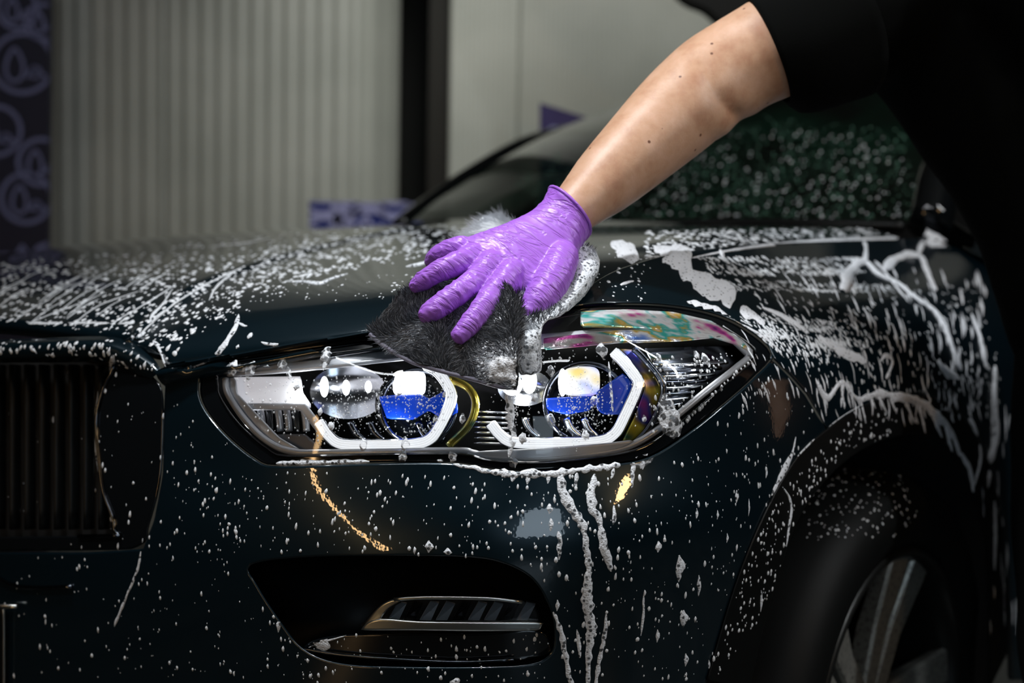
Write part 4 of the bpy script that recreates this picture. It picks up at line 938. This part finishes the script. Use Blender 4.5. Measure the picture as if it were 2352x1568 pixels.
# ------------------------------------------------------------------ foam and water lying on the car
bv = []; bf = []
for V_, F_ in SKIN:
    o_ = len(bv); bv += [tuple(p) for p in V_]; bf += [tuple(int(i) + o_ for i in f) for f in F_]
BVH = BVHTree.FromPolygons(bv, bf)
cvv = []; cff = []
for V_, F_ in CLOTH_SKIN:
    o_ = len(cvv); cvv += [tuple(p) for p in V_]; cff += [tuple(int(i) + o_ for i in f) for f in F_]
BVC = BVHTree.FromPolygons(cvv, cff)
GRAV = Vector((0, 0, -1))
def hit(px, py, tree=None):
    d_ = ray(px, py); loc, nor, ix, dist = (tree or BVH).ray_cast(CO, d_, 12.0)
    if loc is None: return None
    if nor.dot(d_) > 0: nor = -nor
    return loc, nor
class Foam:
    def __init__(s): s.V = []; s.F = []
    def blob(s, loc, nor, flow, a, b, h, n=9, jag=0.25):
        """low dome: long half axis a along flow, b across, height h"""
        t = flow - nor * flow.dot(nor)
        if t.length < 1e-4: t = Vector((1, 0, 0)) - nor * nor.x
        t.normalize(); q = nor.cross(t); k0 = len(s.V); jr = [1 + random.uniform(-jag, jag) for _ in range(n)]
        for f_, hh in ((1.0, -0.0004), (0.72, h * 0.72)):
            for k in range(n):
                th = 2 * math.pi * k / n; ca, sa = math.cos(th), math.sin(th)
                taper = 1.0 - 0.28 * (ca * -1 if ca < 0 else 0)
                p = loc + t * (a * ca * f_ * jr[k]) + q * (b * sa * f_ * jr[k] * taper) + nor * hh
                s.V.append(p)
        s.V.append(loc + nor * h)
        for k in range(n):
            j = (k + 1) % n; s.F.append((k0 + k, k0 + j, k0 + n + j, k0 + n + k)); s.F.append((k0 + n + k, k0 + n + j, k0 + 2 * n))
    def speck(s, px, py, size, el=1.6, tree=None, h=0.35, flow=None, n=8, jag=0.22):
        r_ = hit(px, py, tree)
        if r_ is None: return
        loc, nor = r_
        fl = flow if flow is not None else GRAV
        a = size * (el ** 0.5); b = size / (el ** 0.5); s.blob(loc, nor, fl, a, b, size * h, n, jag)
    def streak(s, pts, wd, seed=0.0, hh=0.45, jag=0.45, tree=None, step=5.0):
        """foam run: centre line and full width in photo pixels, laid on the surface"""
        P_ = resample(cr([(p[0], p[1]) for p in pts], 6), step); n = len(P_)
        wd = np.interp(np.linspace(0, 1, n), np.linspace(0, 1, len(np.atleast_1d(wd))), np.atleast_1d(wd)) if np.ndim(wd) else np.full(n, wd)
        H_ = [hit(p[0], p[1], tree) for p in P_]
        ok = [h_ is not None for h_ in H_]; run = []
        for i in range(n + 1):
            if i < n and ok[i] and (not run or (H_[i][0] - H_[run[-1]][0]).length < 0.12): run.append(i); continue
            if len(run) > 2: s._run([H_[j] for j in run], [P_[j] for j in run], [wd[j] for j in run], seed, hh, jag, n)
            run = [i] if i < n and ok[i] else []
    def _run(s, H_, P_, wd, seed, hh, jag, ntot):
        n = len(H_); k0 = len(s.V); prof = ((-1, -0.0003), (-.62, .72), (0, 1), (.62, .72), (1, -0.0003))
        for i in range(n):
            loc, nor = H_[i]; t = (H_[min(i + 1, n - 1)][0] - H_[max(i - 1, 0)][0]).normalized(); q = nor.cross(t).normalized()
            dep = (loc - CO).dot(fw)
            x = P_[i]; g1 = 1 + jag * mnoise.noise(Vector((x[0] * .06, x[1] * .06, seed))) * 1.6; g2 = 1 + jag * mnoise.noise(Vector((x[0] * .06, x[1] * .06, seed + 5))) * 1.6
            end = min(1, (i + 0.35) / 2.5, (n - 1 - i + 0.35) / 2.5)
            w_ = wd[i] / F * dep * 0.5 * math.sqrt(max(end, 0.05))
            for c_, z_ in prof:
                g = g1 if c_ < 0 else g2
                s.V.append(loc + q * (c_ * w_ * max(0.25, g)) + nor * (z_ * w_ * hh if z_ > 0 else z_))
        for i in range(n - 1):
            for k in range(4): s.F.append((k0 + i * 5 + k, k0 + i * 5 + k + 1, k0 + i * 5 + 5 + k + 1, k0 + i * 5 + 5 + k))
    def patch(s, poly, seed=0.0, hgt=0.004, rough=9.0, step=7.0, tree=None):
        q = resample(cr(poly, 5, True), step, True)
        q = q + np.array([[mnoise.noise(Vector((p[0] * .05, p[1] * .05, seed))) * rough, mnoise.noise(Vector((p[0] * .05, p[1] * .05, seed + 7))) * rough] for p in q])
        V2, T, idx = grid_fill([q], step); bd = set(idx[0]); dist = seg_dist(V2, q); mp = {}
        for i, p in enumerate(V2):
            r_ = hit(p[0], p[1], tree)
            if r_ is None: continue
            loc, nor = r_; mp[i] = len(s.V)
            s.V.append(loc + nor * (hgt * min(1, (dist[i] / 16.0)) ** .6 * (0.8 + .4 * mnoise.noise(Vector((p[0] * .08, p[1] * .08, seed)))) - 0.0003))
        for t in T:
            if all(int(i) in mp for i in t):
                a, b, c_ = (mp[int(i)] for i in t)
                if max((s.V[a] - s.V[b]).length, (s.V[b] - s.V[c_]).length) < 0.08: s.F.append((a, b, c_))
    def done(s, name, mat, label, cat='foam', kind='stuff', parent=None):
        o = mk(name, s.V, s.F, mat, parent); o['kind'] = kind
        if parent is None: tag(o, label, cat)
        return o
def inpoly(n, poly, w_=None):
    poly = np.array(poly, float); lo, hi = poly.min(0), poly.max(0); out = []
    while len(out) < n:
        P_ = RNG.uniform(lo, hi, (n * 3, 2)); P_ = P_[pip(P_, poly)]
        if w_ is not None: P_ = P_[[w_(p) > random.random() for p in P_]]
        out += P_.tolist()
    return out[:n]
def lsize(lo, hi): return math.exp(random.uniform(math.log(lo), math.log(hi)))

# bonnet: spray of foam flecks and runs
fo = Foam()
HOODP = [(0, 600), (110, 592), (300, 572), (500, 548), (700, 532), (900, 522), (1040, 514), (1150, 508), (1150, 560), (1000, 575), (960, 600), (860, 610), (700, 640), (560, 660), (480, 720), (420, 790), (375, 840), (330, 800), (270, 770), (0, 775)]
for p in inpoly(820, HOODP): fo.speck(p[0], p[1], lsize(0.0013, 0.0046), random.uniform(0.9, 1.5), flow=-U)
for p in inpoly(260, [(330, 600), (700, 560), (700, 640), (560, 690), (470, 760), (400, 820), (310, 780)]): fo.speck(p[0], p[1], lsize(0.0014, 0.0045), random.uniform(1.0, 1.8), flow=-U * .6 - ZZ)
for p in inpoly(200, [(0, 610), (330, 590), (320, 740), (0, 770)]): fo.speck(p[0], p[1], lsize(0.0013, 0.0036), random.uniform(1.4, 3.0), flow=-U)
for p in inpoly(90, [(400, 680), (560, 650), (700, 640), (650, 690), (480, 760)]): fo.speck(p[0], p[1], lsize(0.0008, 0.002), 1.2)
for p in inpoly(60, [(650, 640), (960, 620), (930, 690), (700, 690)]): fo.speck(p[0], p[1], lsize(0.0008, 0.0022), 1.2)
for p in inpoly(80, [(0, 784), (60, 780), (230, 776), (300, 790), (340, 820), (365, 848), (300, 850), (200, 815), (0, 820)]): fo.speck(p[0], p[1], lsize(0.0012, 0.004), random.uniform(1.2, 2.0), flow=-U - ZZ)
for i in range(22):                                                     # runs down towards the nose
    x = random.uniform(30, 460); y = random.uniform(620, 690) ; L = random.uniform(30, 120)
    fo.streak([(x, y), (x - L * .5, y + L * .25), (x - L, y + L * .62)], [3, random.uniform(4, 7), 4], i, .3)
fo.streak([(560, 612), (470, 655), (390, 705), (330, 760), (318, 775)], [4, 6, 5, 7, 6], 1, .3); fo.streak([(405, 652), (330, 700), (270, 735), (250, 758)], [4, 7, 6, 5], 2, .3)
fo.streak([(320, 668), (230, 700), (180, 735), (172, 750)], [4, 6, 6, 5], 3, .3); fo.streak([(200, 690), (120, 720), (60, 745)], [4, 6, 5], 4, .3); fo.streak([(480, 566), (560, 558), (620, 546)], [5, 8, 5], 5, .3)
fo.streak([(395, 665), (372, 700), (350, 722), (345, 735)], [5, 5, 12, 8], 6); fo.streak([(540, 622), (500, 655), (480, 690)], [4, 8, 4], 7)
for i in range(26): x = random.uniform(0, 300); fo.streak([(x, 742 + random.uniform(-4, 4)), (x + 14, 742), (x + random.uniform(18, 34), 741)], [7, random.uniform(8, 15), 6], i, .35)
fo.done('bonnet_foam', 'foam_speck', 'white foam flecks and runs sprayed over the bonnet', 'foam')
fl = Foam()
fl.streak([(548, 722), (543, 745), (525, 778), (505, 805), (494, 812)], [8, 18, 17, 18, 12], 11); fl.streak([(545, 740), (560, 748), (568, 748)], [8, 9, 10], 12)
fl.streak([(660, 646), (700, 646), (735, 650), (760, 640), (798, 628)], [6, 10, 18, 12, 7], 13); fl.streak([(600, 785), (615, 790), (640, 790)], [8, 8, 14], 14)
fl.streak([(932, 612), (960, 607), (985, 600)], [8, 18, 14], 15)
for a, b, s_ in ((575, 770, .0045), (546, 796, .003), (562, 661, .004), (548, 706, .003), (614, 658, .003), (645, 672, .003), (598, 660, .002)): fl.speck(a, b, s_, 1.2, n=12)
fl.streak([(352, 782), (365, 800), (376, 830), (380, 842)], [12, 8, 7, 8], 16); fl.streak([(385, 850), (430, 846), (475, 832)], [10, 12, 7], 17); fl.streak([(262, 815), (250, 850), (232, 885), (222, 930), (219, 980), (222, 1050), (240, 1150), (252, 1210)], [16, 12, 7, 7, 7, 5, 4, 4], 18)
fl.streak([(328, 1236), (318, 1300), (305, 1335), (282, 1390), (262, 1438)], [6, 8, 7, 7, 8], 19); fl.streak([(70, 796), (82, 808), (84, 812)], [24, 10, 3], 20); fl.streak([(160, 796), (165, 812), (167, 817)], [26, 12, 3], 21)
fl.streak([(340, 800), (355, 815), (362, 830)], [20, 12, 8], 22)
fl.done('nose_foam', 'foam_lace', 'bubbly foam runs on the nose beside the grille', 'foam')

fh = Foam()
for p in inpoly(420, [(620, 560), (900, 524), (1150, 508), (1150, 560), (1000, 575), (860, 606), (700, 640), (560, 640)]): fh.speck(p[0], p[1], lsize(0.0014, 0.0044), random.uniform(1.2, 2.2), flow=-U)
fh.done('bonnet_flank_flecks', 'foam_speck', 'foam flecks on the dark bonnet flank left of the glove', 'foam')
# lamp edge and bumper foam
fb = Foam()
fb.streak([(635, 1064), (720, 1062), (850, 1060), (960, 1060), (1018, 1057)], [14, 12, 11, 11, 9], 31, .5, .6)
fb.streak([(1020, 1062), (1075, 1072), (1150, 1086), (1250, 1088), (1330, 1080), (1400, 1072), (1460, 1056), (1510, 1040)], [5, 10, 16, 18, 14, 15, 16, 14], 32, .4, .7)
for (x, y, L, w_) in ((1215, 1090, 22, 12), (1262, 1090, 20, 9), (1325, 1085, 40, 9), (1180, 1092, 14, 14), (1455, 1062, 60, 10), (1410, 1075, 22, 9), (1480, 1050, 28, 12)): fb.streak([(x, y), (x - 2, y + L * .5), (x - 4, y + L)], [w_ * 1.5, w_, w_ * .7], x, .4)
fb.streak([(1290, 1084), (1292, 1125), (1312, 1165), (1338, 1205), (1346, 1250), (1352, 1300), (1349, 1380), (1356, 1440), (1352, 1500), (1350, 1585)], [15, 26, 22, 16, 15, 25, 28, 22, 13, 9], 33)
fb.streak([(1366, 1088), (1360, 1130), (1360, 1165), (1378, 1195), (1384, 1240), (1396, 1280), (1404, 1312)], [12, 20, 26, 12, 20, 24, 10], 34)
fb.streak([(1270, 1405), (1288, 1450), (1300, 1510), (1315, 1585)], [8, 14, 11, 18], 35); fb.streak([(1392, 1408), (1390, 1450), (1378, 1510), (1366, 1585)], [5, 12, 9, 10], 36)
fb.streak([(1282, 1220), (1286, 1245), (1284, 1285)], [12, 13, 7], 37); fb.streak([(1410, 1160), (1412, 1185), (1408, 1205)], [7, 12, 5], 38); fb.streak([(1325, 1445), (1330, 1480), (1332, 1510)], [5, 11, 8], 39)
fb.streak([(1478, 1365), (1478, 1410), (1472, 1460)], [5, 8, 4], 40)
for a, b, h_, w_ in ((1560, 1305, 62, 24), (1605, 1345, 50, 14), (1570, 1420, 40, 24), (1512, 1255, 26, 18), (1600, 1180, 26, 10), (1692, 1140, 30, 14), (1510, 1460, 30, 12), (1575, 1515, 30, 13), (1265, 1205, 30, 13), (1280, 1390, 26, 10), (1670, 1235, 22, 9), (1648, 1182, 22, 9), (1720, 1165, 40, 6), (1760, 1085, 26, 8), (1628, 1530, 30, 9), (1748, 1380, 50, 10), (640, 1432, 40, 15), (985, 1255, 28, 20), (1028, 1268, 20, 24), (995, 1312, 16, 18), (1262, 1168, 24, 16), (780, 1318, 24, 14)):
    fb.streak([(a, b - h_ / 2), (a + 1, b), (a - 1, b + h_ / 2)], [w_ * .5, w_ * 1.15, w_ * .35], a, .4)
fq = Foam(); fq.patch([(1514, 918), (1530, 905), (1548, 925), (1562, 955), (1570, 990), (1555, 1010), (1530, 1000), (1512, 975)], 41, .003, 8); fb.patch([(700, 1440), (725, 1425), (745, 1445), (760, 1480), (745, 1498), (715, 1475)], 42, .003, 8)
fq.patch([(1440, 1058), (1470, 1045), (1500, 1040), (1495, 1065), (1460, 1075)], 43, .003, 8); fq.done('corner_bubbles', 'foam_bubble', 'open cluster of large bubbles at the outer lower edge of the headlight', 'foam')
fb.streak([(1828, 1003), (1820, 1040), (1808, 1065), (1790, 1100), (1772, 1138)], [6, 9, 22, 16, 7], 44); fb.streak([(1797, 1118), (1812, 1140), (1818, 1170), (1812, 1210), (1806, 1255)], [6, 9, 12, 8, 5], 45)
fb.streak([(1975, 932), (1930, 960), (1880, 1000), (1825, 1055)], [4, 4, 5, 5], 46, .3, .2)
fb.streak([(700, 1490), (740, 1475), (800, 1458)], [3, 5, 4], 47, .3); fb.streak([(1040, 1560), (1050, 1575), (1052, 1590)], [40, 14, 5], 48)
fb.done('bumper_foam', 'foam_lace', 'bubbly foam running down the bumper below the headlight', 'foam')
fs = Foam()
for p in inpoly(700, [(380, 1080), (1500, 1095), (1640, 980), (1780, 830), (1880, 960), (1780, 1120), (1700, 1300), (1640, 1560), (1290, 1568), (1290, 1400), (1220, 1300), (900, 1268), (390, 1268)]): fs.speck(p[0], p[1], lsize(0.0006, 0.0032), random.uniform(1.2, 2.6), n=7)
for p in inpoly(190, [(0, 830), (375, 860), (470, 960), (560, 1050), (560, 1270), (330, 1290), (330, 1568), (0, 1568)]): fs.speck(p[0], p[1], lsize(0.0006, 0.0036), random.uniform(1.2, 2.6), n=7)
for p in inpoly(150, [(330, 1280), (800, 1280), (800, 1568), (250, 1568)]): fs.speck(p[0], p[1], lsize(0.0006, 0.003), random.uniform(1.2, 2.8), n=7)
for p in inpoly(120, [(680, 1455), (1270, 1455), (1270, 1568), (680, 1568)]): fs.speck(p[0], p[1], lsize(0.0006, 0.003), random.uniform(1.2, 2.2), n=7)
for p in inpoly(170, [(1850, 1110), (1960, 1070), (2070, 1085), (2110, 1180), (2060, 1240), (1960, 1230), (1860, 1260), (1840, 1180)]): fs.speck(p[0], p[1], lsize(0.0008, 0.0026), 1.2, n=7)
for p in inpoly(240, [(1700, 1330), (1790, 1130), (1960, 960), (2060, 930), (2060, 990), (1930, 1050), (1830, 1180), (1760, 1400), (1640, 1568)]): fs.speck(p[0], p[1], lsize(0.0008, 0.003), 1.5, n=7)
fs.done('bumper_flecks', 'foam_speck', 'scattered foam flecks and drops on bumper, grille and wheel', 'foam')

# fender foam
ff = Foam()
ff.patch([(1403, 560), (1425, 549), (1452, 562), (1478, 590), (1455, 603), (1420, 590)], 51, .004, 14)
ff.patch([(1500, 562), (1560, 556), (1592, 580), (1598, 612), (1640, 632), (1688, 660), (1684, 702), (1640, 692), (1592, 660), (1560, 622), (1520, 600)], 52, .005, 20)
ff.patch([(1555, 690), (1600, 690), (1650, 705), (1692, 742), (1660, 735), (1600, 708)], 53, .003, 6); ff.patch([(1700, 702), (1720, 705), (1752, 730), (1760, 748), (1725, 735), (1702, 730)], 54, .003, 6)
ff.streak([(1750, 706), (1790, 722), (1830, 745), (1858, 765)], [12, 22, 24, 14], 55); ff.streak([(1705, 745), (1740, 765), (1775, 790), (1800, 820)], [8, 12, 10, 6], 56)
ff.streak([(1425, 655), (1440, 648), (1455, 645)], [14, 10, 12], 57)
ff.streak([(2040, 520), (2070, 524), (2072, 536), (2060, 546), (2000, 548), (1900, 552), (1820, 557), (1740, 566), (1660, 578), (1590, 592)], [9, 11, 12, 12, 15, 12, 11, 9, 7, 6], 58, .3, .2)
ff.streak([(1655, 574), (1660, 588), (1662, 598)], [26, 12, 3], 59); ff.streak([(1985, 552), (1990, 575), (1988, 605)], [14, 9, 14], 60)
ff.streak([(1936, 668), (1955, 620), (1975, 600), (1995, 605), (2020, 630), (2060, 648), (2100, 680), (2145, 712), (2170, 750), (2188, 800), (2208, 850)], [40, 30, 22, 24, 20, 18, 20, 24, 22, 22, 28], 61)
ff.streak([(2030, 622), (2050, 598), (2085, 584), (2115, 590), (2130, 625), (2150, 668)], [14, 24, 24, 20, 16, 12], 62); ff.streak([(2110, 582), (2118, 560), (2125, 545)], [16, 14, 10], 63); ff.streak([(2010, 600), (2030, 620), (2060, 660), (2085, 690)], [14, 10, 10, 6], 64)
ff.patch([(2110, 535), (2130, 525), (2160, 540), (2180, 560), (2150, 568), (2120, 555)], 65, .003, 6)
row = [(1876, 876), (1890, 905), (1904, 912), (1925, 885), (1940, 880), (1955, 902), (1976, 917), (2015, 904), (2074, 912), (2113, 923), (2142, 944), (2181, 987), (2206, 1046)]
ff.streak(row, [16, 18, 12, 14, 14, 16, 22, 20, 20, 22, 22, 18, 14], 66)
for (x, y, dx, L, w_) in ((1892, 905, 6, 50, 9), (1936, 875, -4, 60, 12), (1975, 912, 14, 60, 8), (2012, 900, 26, 50, 9), (2040, 905, 20, 45, 8), (2075, 912, 26, 60, 10), (2110, 925, 18, 80, 9), (2140, 945, 24, 60, 14), (2170, 975, 30, 110, 12), (1955, 902, 6, 40, 8)):
    ff.streak([(x, y), (x + dx * .5, y + L * .5), (x + dx, y + L)], [w_ * 1.5, w_, w_ * .5], x)
ff.streak([(2286, 840), (2282, 920), (2286, 1000), (2276, 1050), (2270, 1120)], [16, 28, 34, 30, 10], 67); ff.streak([(2284, 1150), (2286, 1220), (2284, 1310)], [8, 20, 8], 68)
ff.streak([(2225, 960), (2245, 1000), (2252, 1052), (2238, 1115)], [16, 12, 12, 10], 69); ff.streak([(2206, 1040), (2228, 1080), (2238, 1150)], [14, 18, 8], 70); ff.streak([(2232, 720), (2250, 770), (2262, 830), (2275, 850)], [12, 16, 22, 10], 71)
ff.streak([(2155, 830), (2170, 850), (2205, 870)], [20, 24, 10], 72); ff.streak([(1880, 770), (1920, 800), (1960, 815), (1990, 830)], [20, 30, 28, 12], 73, .3, .7); ff.streak([(2022, 830), (2035, 815), (2050, 830), (2035, 870)], [8, 12, 10, 14], 74)
for i in range(230):                                                    # slanting dashes down the shoulder
    x = random.uniform(1700, 2270); y = random.uniform(600, 930)
    if y < 640 - (x - 1700) * .06 + 20 and random.random() < .6: continue
    t_ = (x - 1700) / 570; L = lsize(12, 60); ang = math.radians(42 + 30 * t_ + (y - 600) * .07)
    ff.streak([(x, y), (x + math.cos(ang) * L * .5, y + math.sin(ang) * L * .5), (x + math.cos(ang + .1) * L, y + math.sin(ang + .1) * L)], [3, lsize(4, 12), 3], i, .35)
for i in range(70):
    x = random.uniform(1860, 2290); y = random.uniform(850, 960); L = lsize(14, 50); ff.streak([(x, y), (x + 3, y + L * .5), (x + 8, y + L)], [3, lsize(4, 10), 3], i, .35)
for i in range(26):
    x = random.uniform(2255, 2340); y = random.uniform(900, 1450); L = lsize(30, 120); ff.streak([(x, y), (x + 2, y + L * .5), (x + 2, y + L)], [2, lsize(4, 9), 2], i, .35)
ff.done('fender_foam', 'foam_dense', 'thick white foam sliding down the fender above the wheel', 'foam')
fg = Foam()  # the dense fleck bands paint bright reflections in the wet film
for p in inpoly(620, [(1600, 590), (1990, 592), (1990, 625), (1900, 632), (1640, 632)], lambda p: 0.15 + max(0, mnoise.noise(Vector((p[0] * .015, p[1] * .05, 3.0)))) * 2.2): fg.speck(p[0], p[1], lsize(0.001, 0.0036), random.uniform(1.5, 4), flow=U * .3 + VV - ZZ, n=7)
for p in inpoly(380, [(1640, 640), (2050, 655), (2060, 672), (1660, 668)], lambda p: 0.15 + max(0, mnoise.noise(Vector((p[0] * .015, p[1] * .05, 3.0)))) * 2.2): fg.speck(p[0], p[1], lsize(0.0008, 0.0026), random.uniform(1.5, 4), flow=U * .3 + VV - ZZ, n=7)
for p in inpoly(800, [(1690, 725), (1980, 738), (2010, 790), (1900, 830), (1760, 800)], lambda p: 0.15 + max(0, mnoise.noise(Vector((p[0] * .015, p[1] * .05, 3.0)))) * 2.2): fg.speck(p[0], p[1], lsize(0.0008, 0.003), random.uniform(1.5, 4), flow=U * .3 + VV - ZZ, n=7)
for p in inpoly(520, [(1480, 530), (2060, 520), (2060, 545), (1800, 553), (1600, 575), (1480, 600)]): fg.speck(p[0], p[1], lsize(0.001, 0.0036), random.uniform(1.3, 3), flow=U * .3 + VV - ZZ, n=7)
for p in inpoly(420, [(1680, 640), (2240, 650), (2300, 850), (2290, 960), (1900, 900), (1800, 820)]): fg.speck(p[0], p[1], lsize(0.001, 0.003), random.uniform(1.5, 4), n=7)
for p in inpoly(60, [(1350, 560), (1500, 580), (1480, 700), (1380, 690)]): fg.speck(p[0], p[1], lsize(0.0008, 0.003), 1.2, n=7)
fg.done('fender_flecks_and_glints', 'foam_speck', 'fine foam flecks over the fender shoulder, some bands painted as wet reflections', 'foam')

# drops on the headlight lens
fd = Foam()
for i in range(46):
    x = random.choice([random.uniform(735, 1040), random.uniform(1180, 1500)]); y = random.uniform(858, 930); k_ = random.randint(5, 16)
    for j in range(k_): fd.speck(x + random.uniform(-2, 2), y + j * random.uniform(7, 9), lsize(0.0005, 0.0012), 1.2, n=8, h=.6)
for p in inpoly(420, [(730, 862), (1000, 850), (1040, 900), (1010, 1000), (770, 1000)]): fd.speck(p[0], p[1], lsize(0.0004, 0.0015), 1.2, n=8, h=.6)
for p in inpoly(240, [(1190, 800), (1420, 800), (1470, 880), (1420, 1000), (1180, 1000), (1100, 930)]): fd.speck(p[0], p[1], lsize(0.0004, 0.0015), 1.2, n=8, h=.6)
for p in inpoly(150, [(1480, 820), (1690, 810), (1560, 950), (1500, 1000)]): fd.speck(p[0], p[1], lsize(0.0006, 0.0024), 1.6, n=8, h=.6)
for p in inpoly(120, [(520, 860), (740, 870), (760, 1020), (640, 1020), (540, 920)]): fd.speck(p[0], p[1], lsize(0.0005, 0.002), 1.3, n=8, h=.6)
for t_ in np.linspace(0, 1, 26): fd.speck(1545 + 170 * t_ + random.uniform(-4, 4), 985 - 165 * t_ + 14, lsize(0.0014, 0.0032), 1.2, h=.6)
fd.done('lens_drops', 'water_bead', 'small bright water drops beading on the headlight lens', 'water')
fk = Foam()
for a, b, s_ in ((1383, 804, .008), (1265, 850, .006), (1345, 1000, .006), (1228, 912, .005), (1365, 920, .006), (920, 895, .006), (748, 814, .009), (680, 885, .005), (575, 850, .01), (648, 838, .008), (735, 945, .004), (870, 905, .004), (1000, 962, .004), (1062, 960, .005), (1200, 1005, .006), (1020, 905, .003), (835, 1020, .006), (930, 1018, .007), (760, 978, .005), (1530, 845, .006), (1512, 820, .005), (1620, 825, .007), (1600, 815, .005), (1180, 1060, .006), (925, 1045, .007), (1040, 1048, .006), (1265, 965, .006), (1480, 962, .004), (535, 846, .009), (1410, 830, .003)): fk.speck(a, b, s_, 1.4, n=14, h=.45)
fk.streak([(1165, 900), (1172, 950), (1178, 1005), (1168, 1050)], [14, 20, 22, 8], 81); fk.streak([(1398, 830), (1402, 870), (1406, 920), (1408, 945)], [4, 6, 6, 4], 82); fk.streak([(748, 800), (750, 825), (742, 850)], [10, 18, 6], 83); fk.streak([(660, 842), (668, 870), (690, 890)], [12, 10, 14], 84)
fk.streak([(520, 838), (560, 842), (600, 836)], [14, 20, 8], 85)
fk.done('lens_foam', 'foam_bubble', 'lacy foam bubbles clinging to the headlight lens', 'foam')
# windscreen drops
fw_ = Foam()
for p in inpoly(1700, [(1180, 420), (1300, 330), (1700, 260), (2080, 300), (2110, 500), (1700, 506), (1250, 500)]): fw_.speck(p[0], p[1], lsize(0.0012, 0.0036), 1.3, n=7, h=.6)
fw_.done('windscreen_drops', 'screen_bead', 'round water drops covering the green windscreen', 'water')
fx = Foam()  # white beads stand in for highlights on the drops
for p in inpoly(330, [(1250, 470), (1330, 400), (1700, 290), (2080, 320), (2110, 500), (1700, 506), (1250, 500)]): fx.speck(p[0], p[1], lsize(0.002, 0.0042), 1.2, n=8, h=.7)
fx.done('windscreen_bead_highlights', 'foam_speck', 'water beads painted white as highlights on the green windscreen', 'water')
# foam on cloth and a little on the glove
fc = Foam()
for p in inpoly(900, [(1040, 790), (1120, 690), (1160, 660), (1186, 690), (1150, 740), (1090, 800)]): fc.speck(p[0], p[1], lsize(0.0006, 0.0018), 1.1, tree=BVC, n=6, h=.7)
for p in inpoly(900, [(1060, 800), (1185, 770), (1185, 885), (1100, 865)]): fc.speck(p[0], p[1], lsize(0.0008, 0.0024), 1.1, tree=BVC, n=6, h=.7)
for p in inpoly(200, [(900, 760), (960, 740), (1000, 800), (940, 815)]): fc.speck(p[0], p[1], lsize(0.0005, 0.0014), 1.1, tree=BVC, n=6, h=.7)
fc.patch([(1120, 830), (1155, 812), (1184, 825), (1186, 884), (1150, 880), (1120, 862)], 91, .006, 12, tree=BVC)
fc.done('cloth_foam', 'foam_dense', 'creamy white suds soaking the wash cloth below the glove', 'foam')
fz = Foam()
fz.patch([(1300, 575), (1320, 560), (1348, 560), (1373, 590), (1373, 625), (1350, 662), (1310, 704), (1262, 738), (1240, 748), (1262, 720), (1300, 680), (1322, 640), (1318, 600)], 92, .005, 5, tree=BVC)
fz.patch([(1196, 770), (1235, 760), (1238, 850), (1212, 857), (1196, 845)], 93, .006, 5, tree=BVC)
fz.done('cloth_side_foam', 'foam_lace', 'grey-white suds on the cloth fold beside the thumb', 'foam')

# the lamp's own light inside the housing
for (a, b, dd, pw_) in ((690, 900, 0.03, 0.10), (900, 985, 0.03, 0.10), (1110, 930, 0.03, 0.12), (1280, 985, 0.03, 0.10), (1470, 800, 0.03, 0.12), (1600, 850, 0.03, 0.10), (560, 985, 0.03, 0.05)):
    l = bpy.data.lights.new('lamp_glow', 'POINT'); l.energy = pw_; l.shadow_soft_size = 0.004; l.color = (0.95, 0.97, 1.0)
    o = bpy.data.objects.new('lamp_glow', l); C.objects.link(o); o.location = P3(a, b, dd); o.parent = lamp
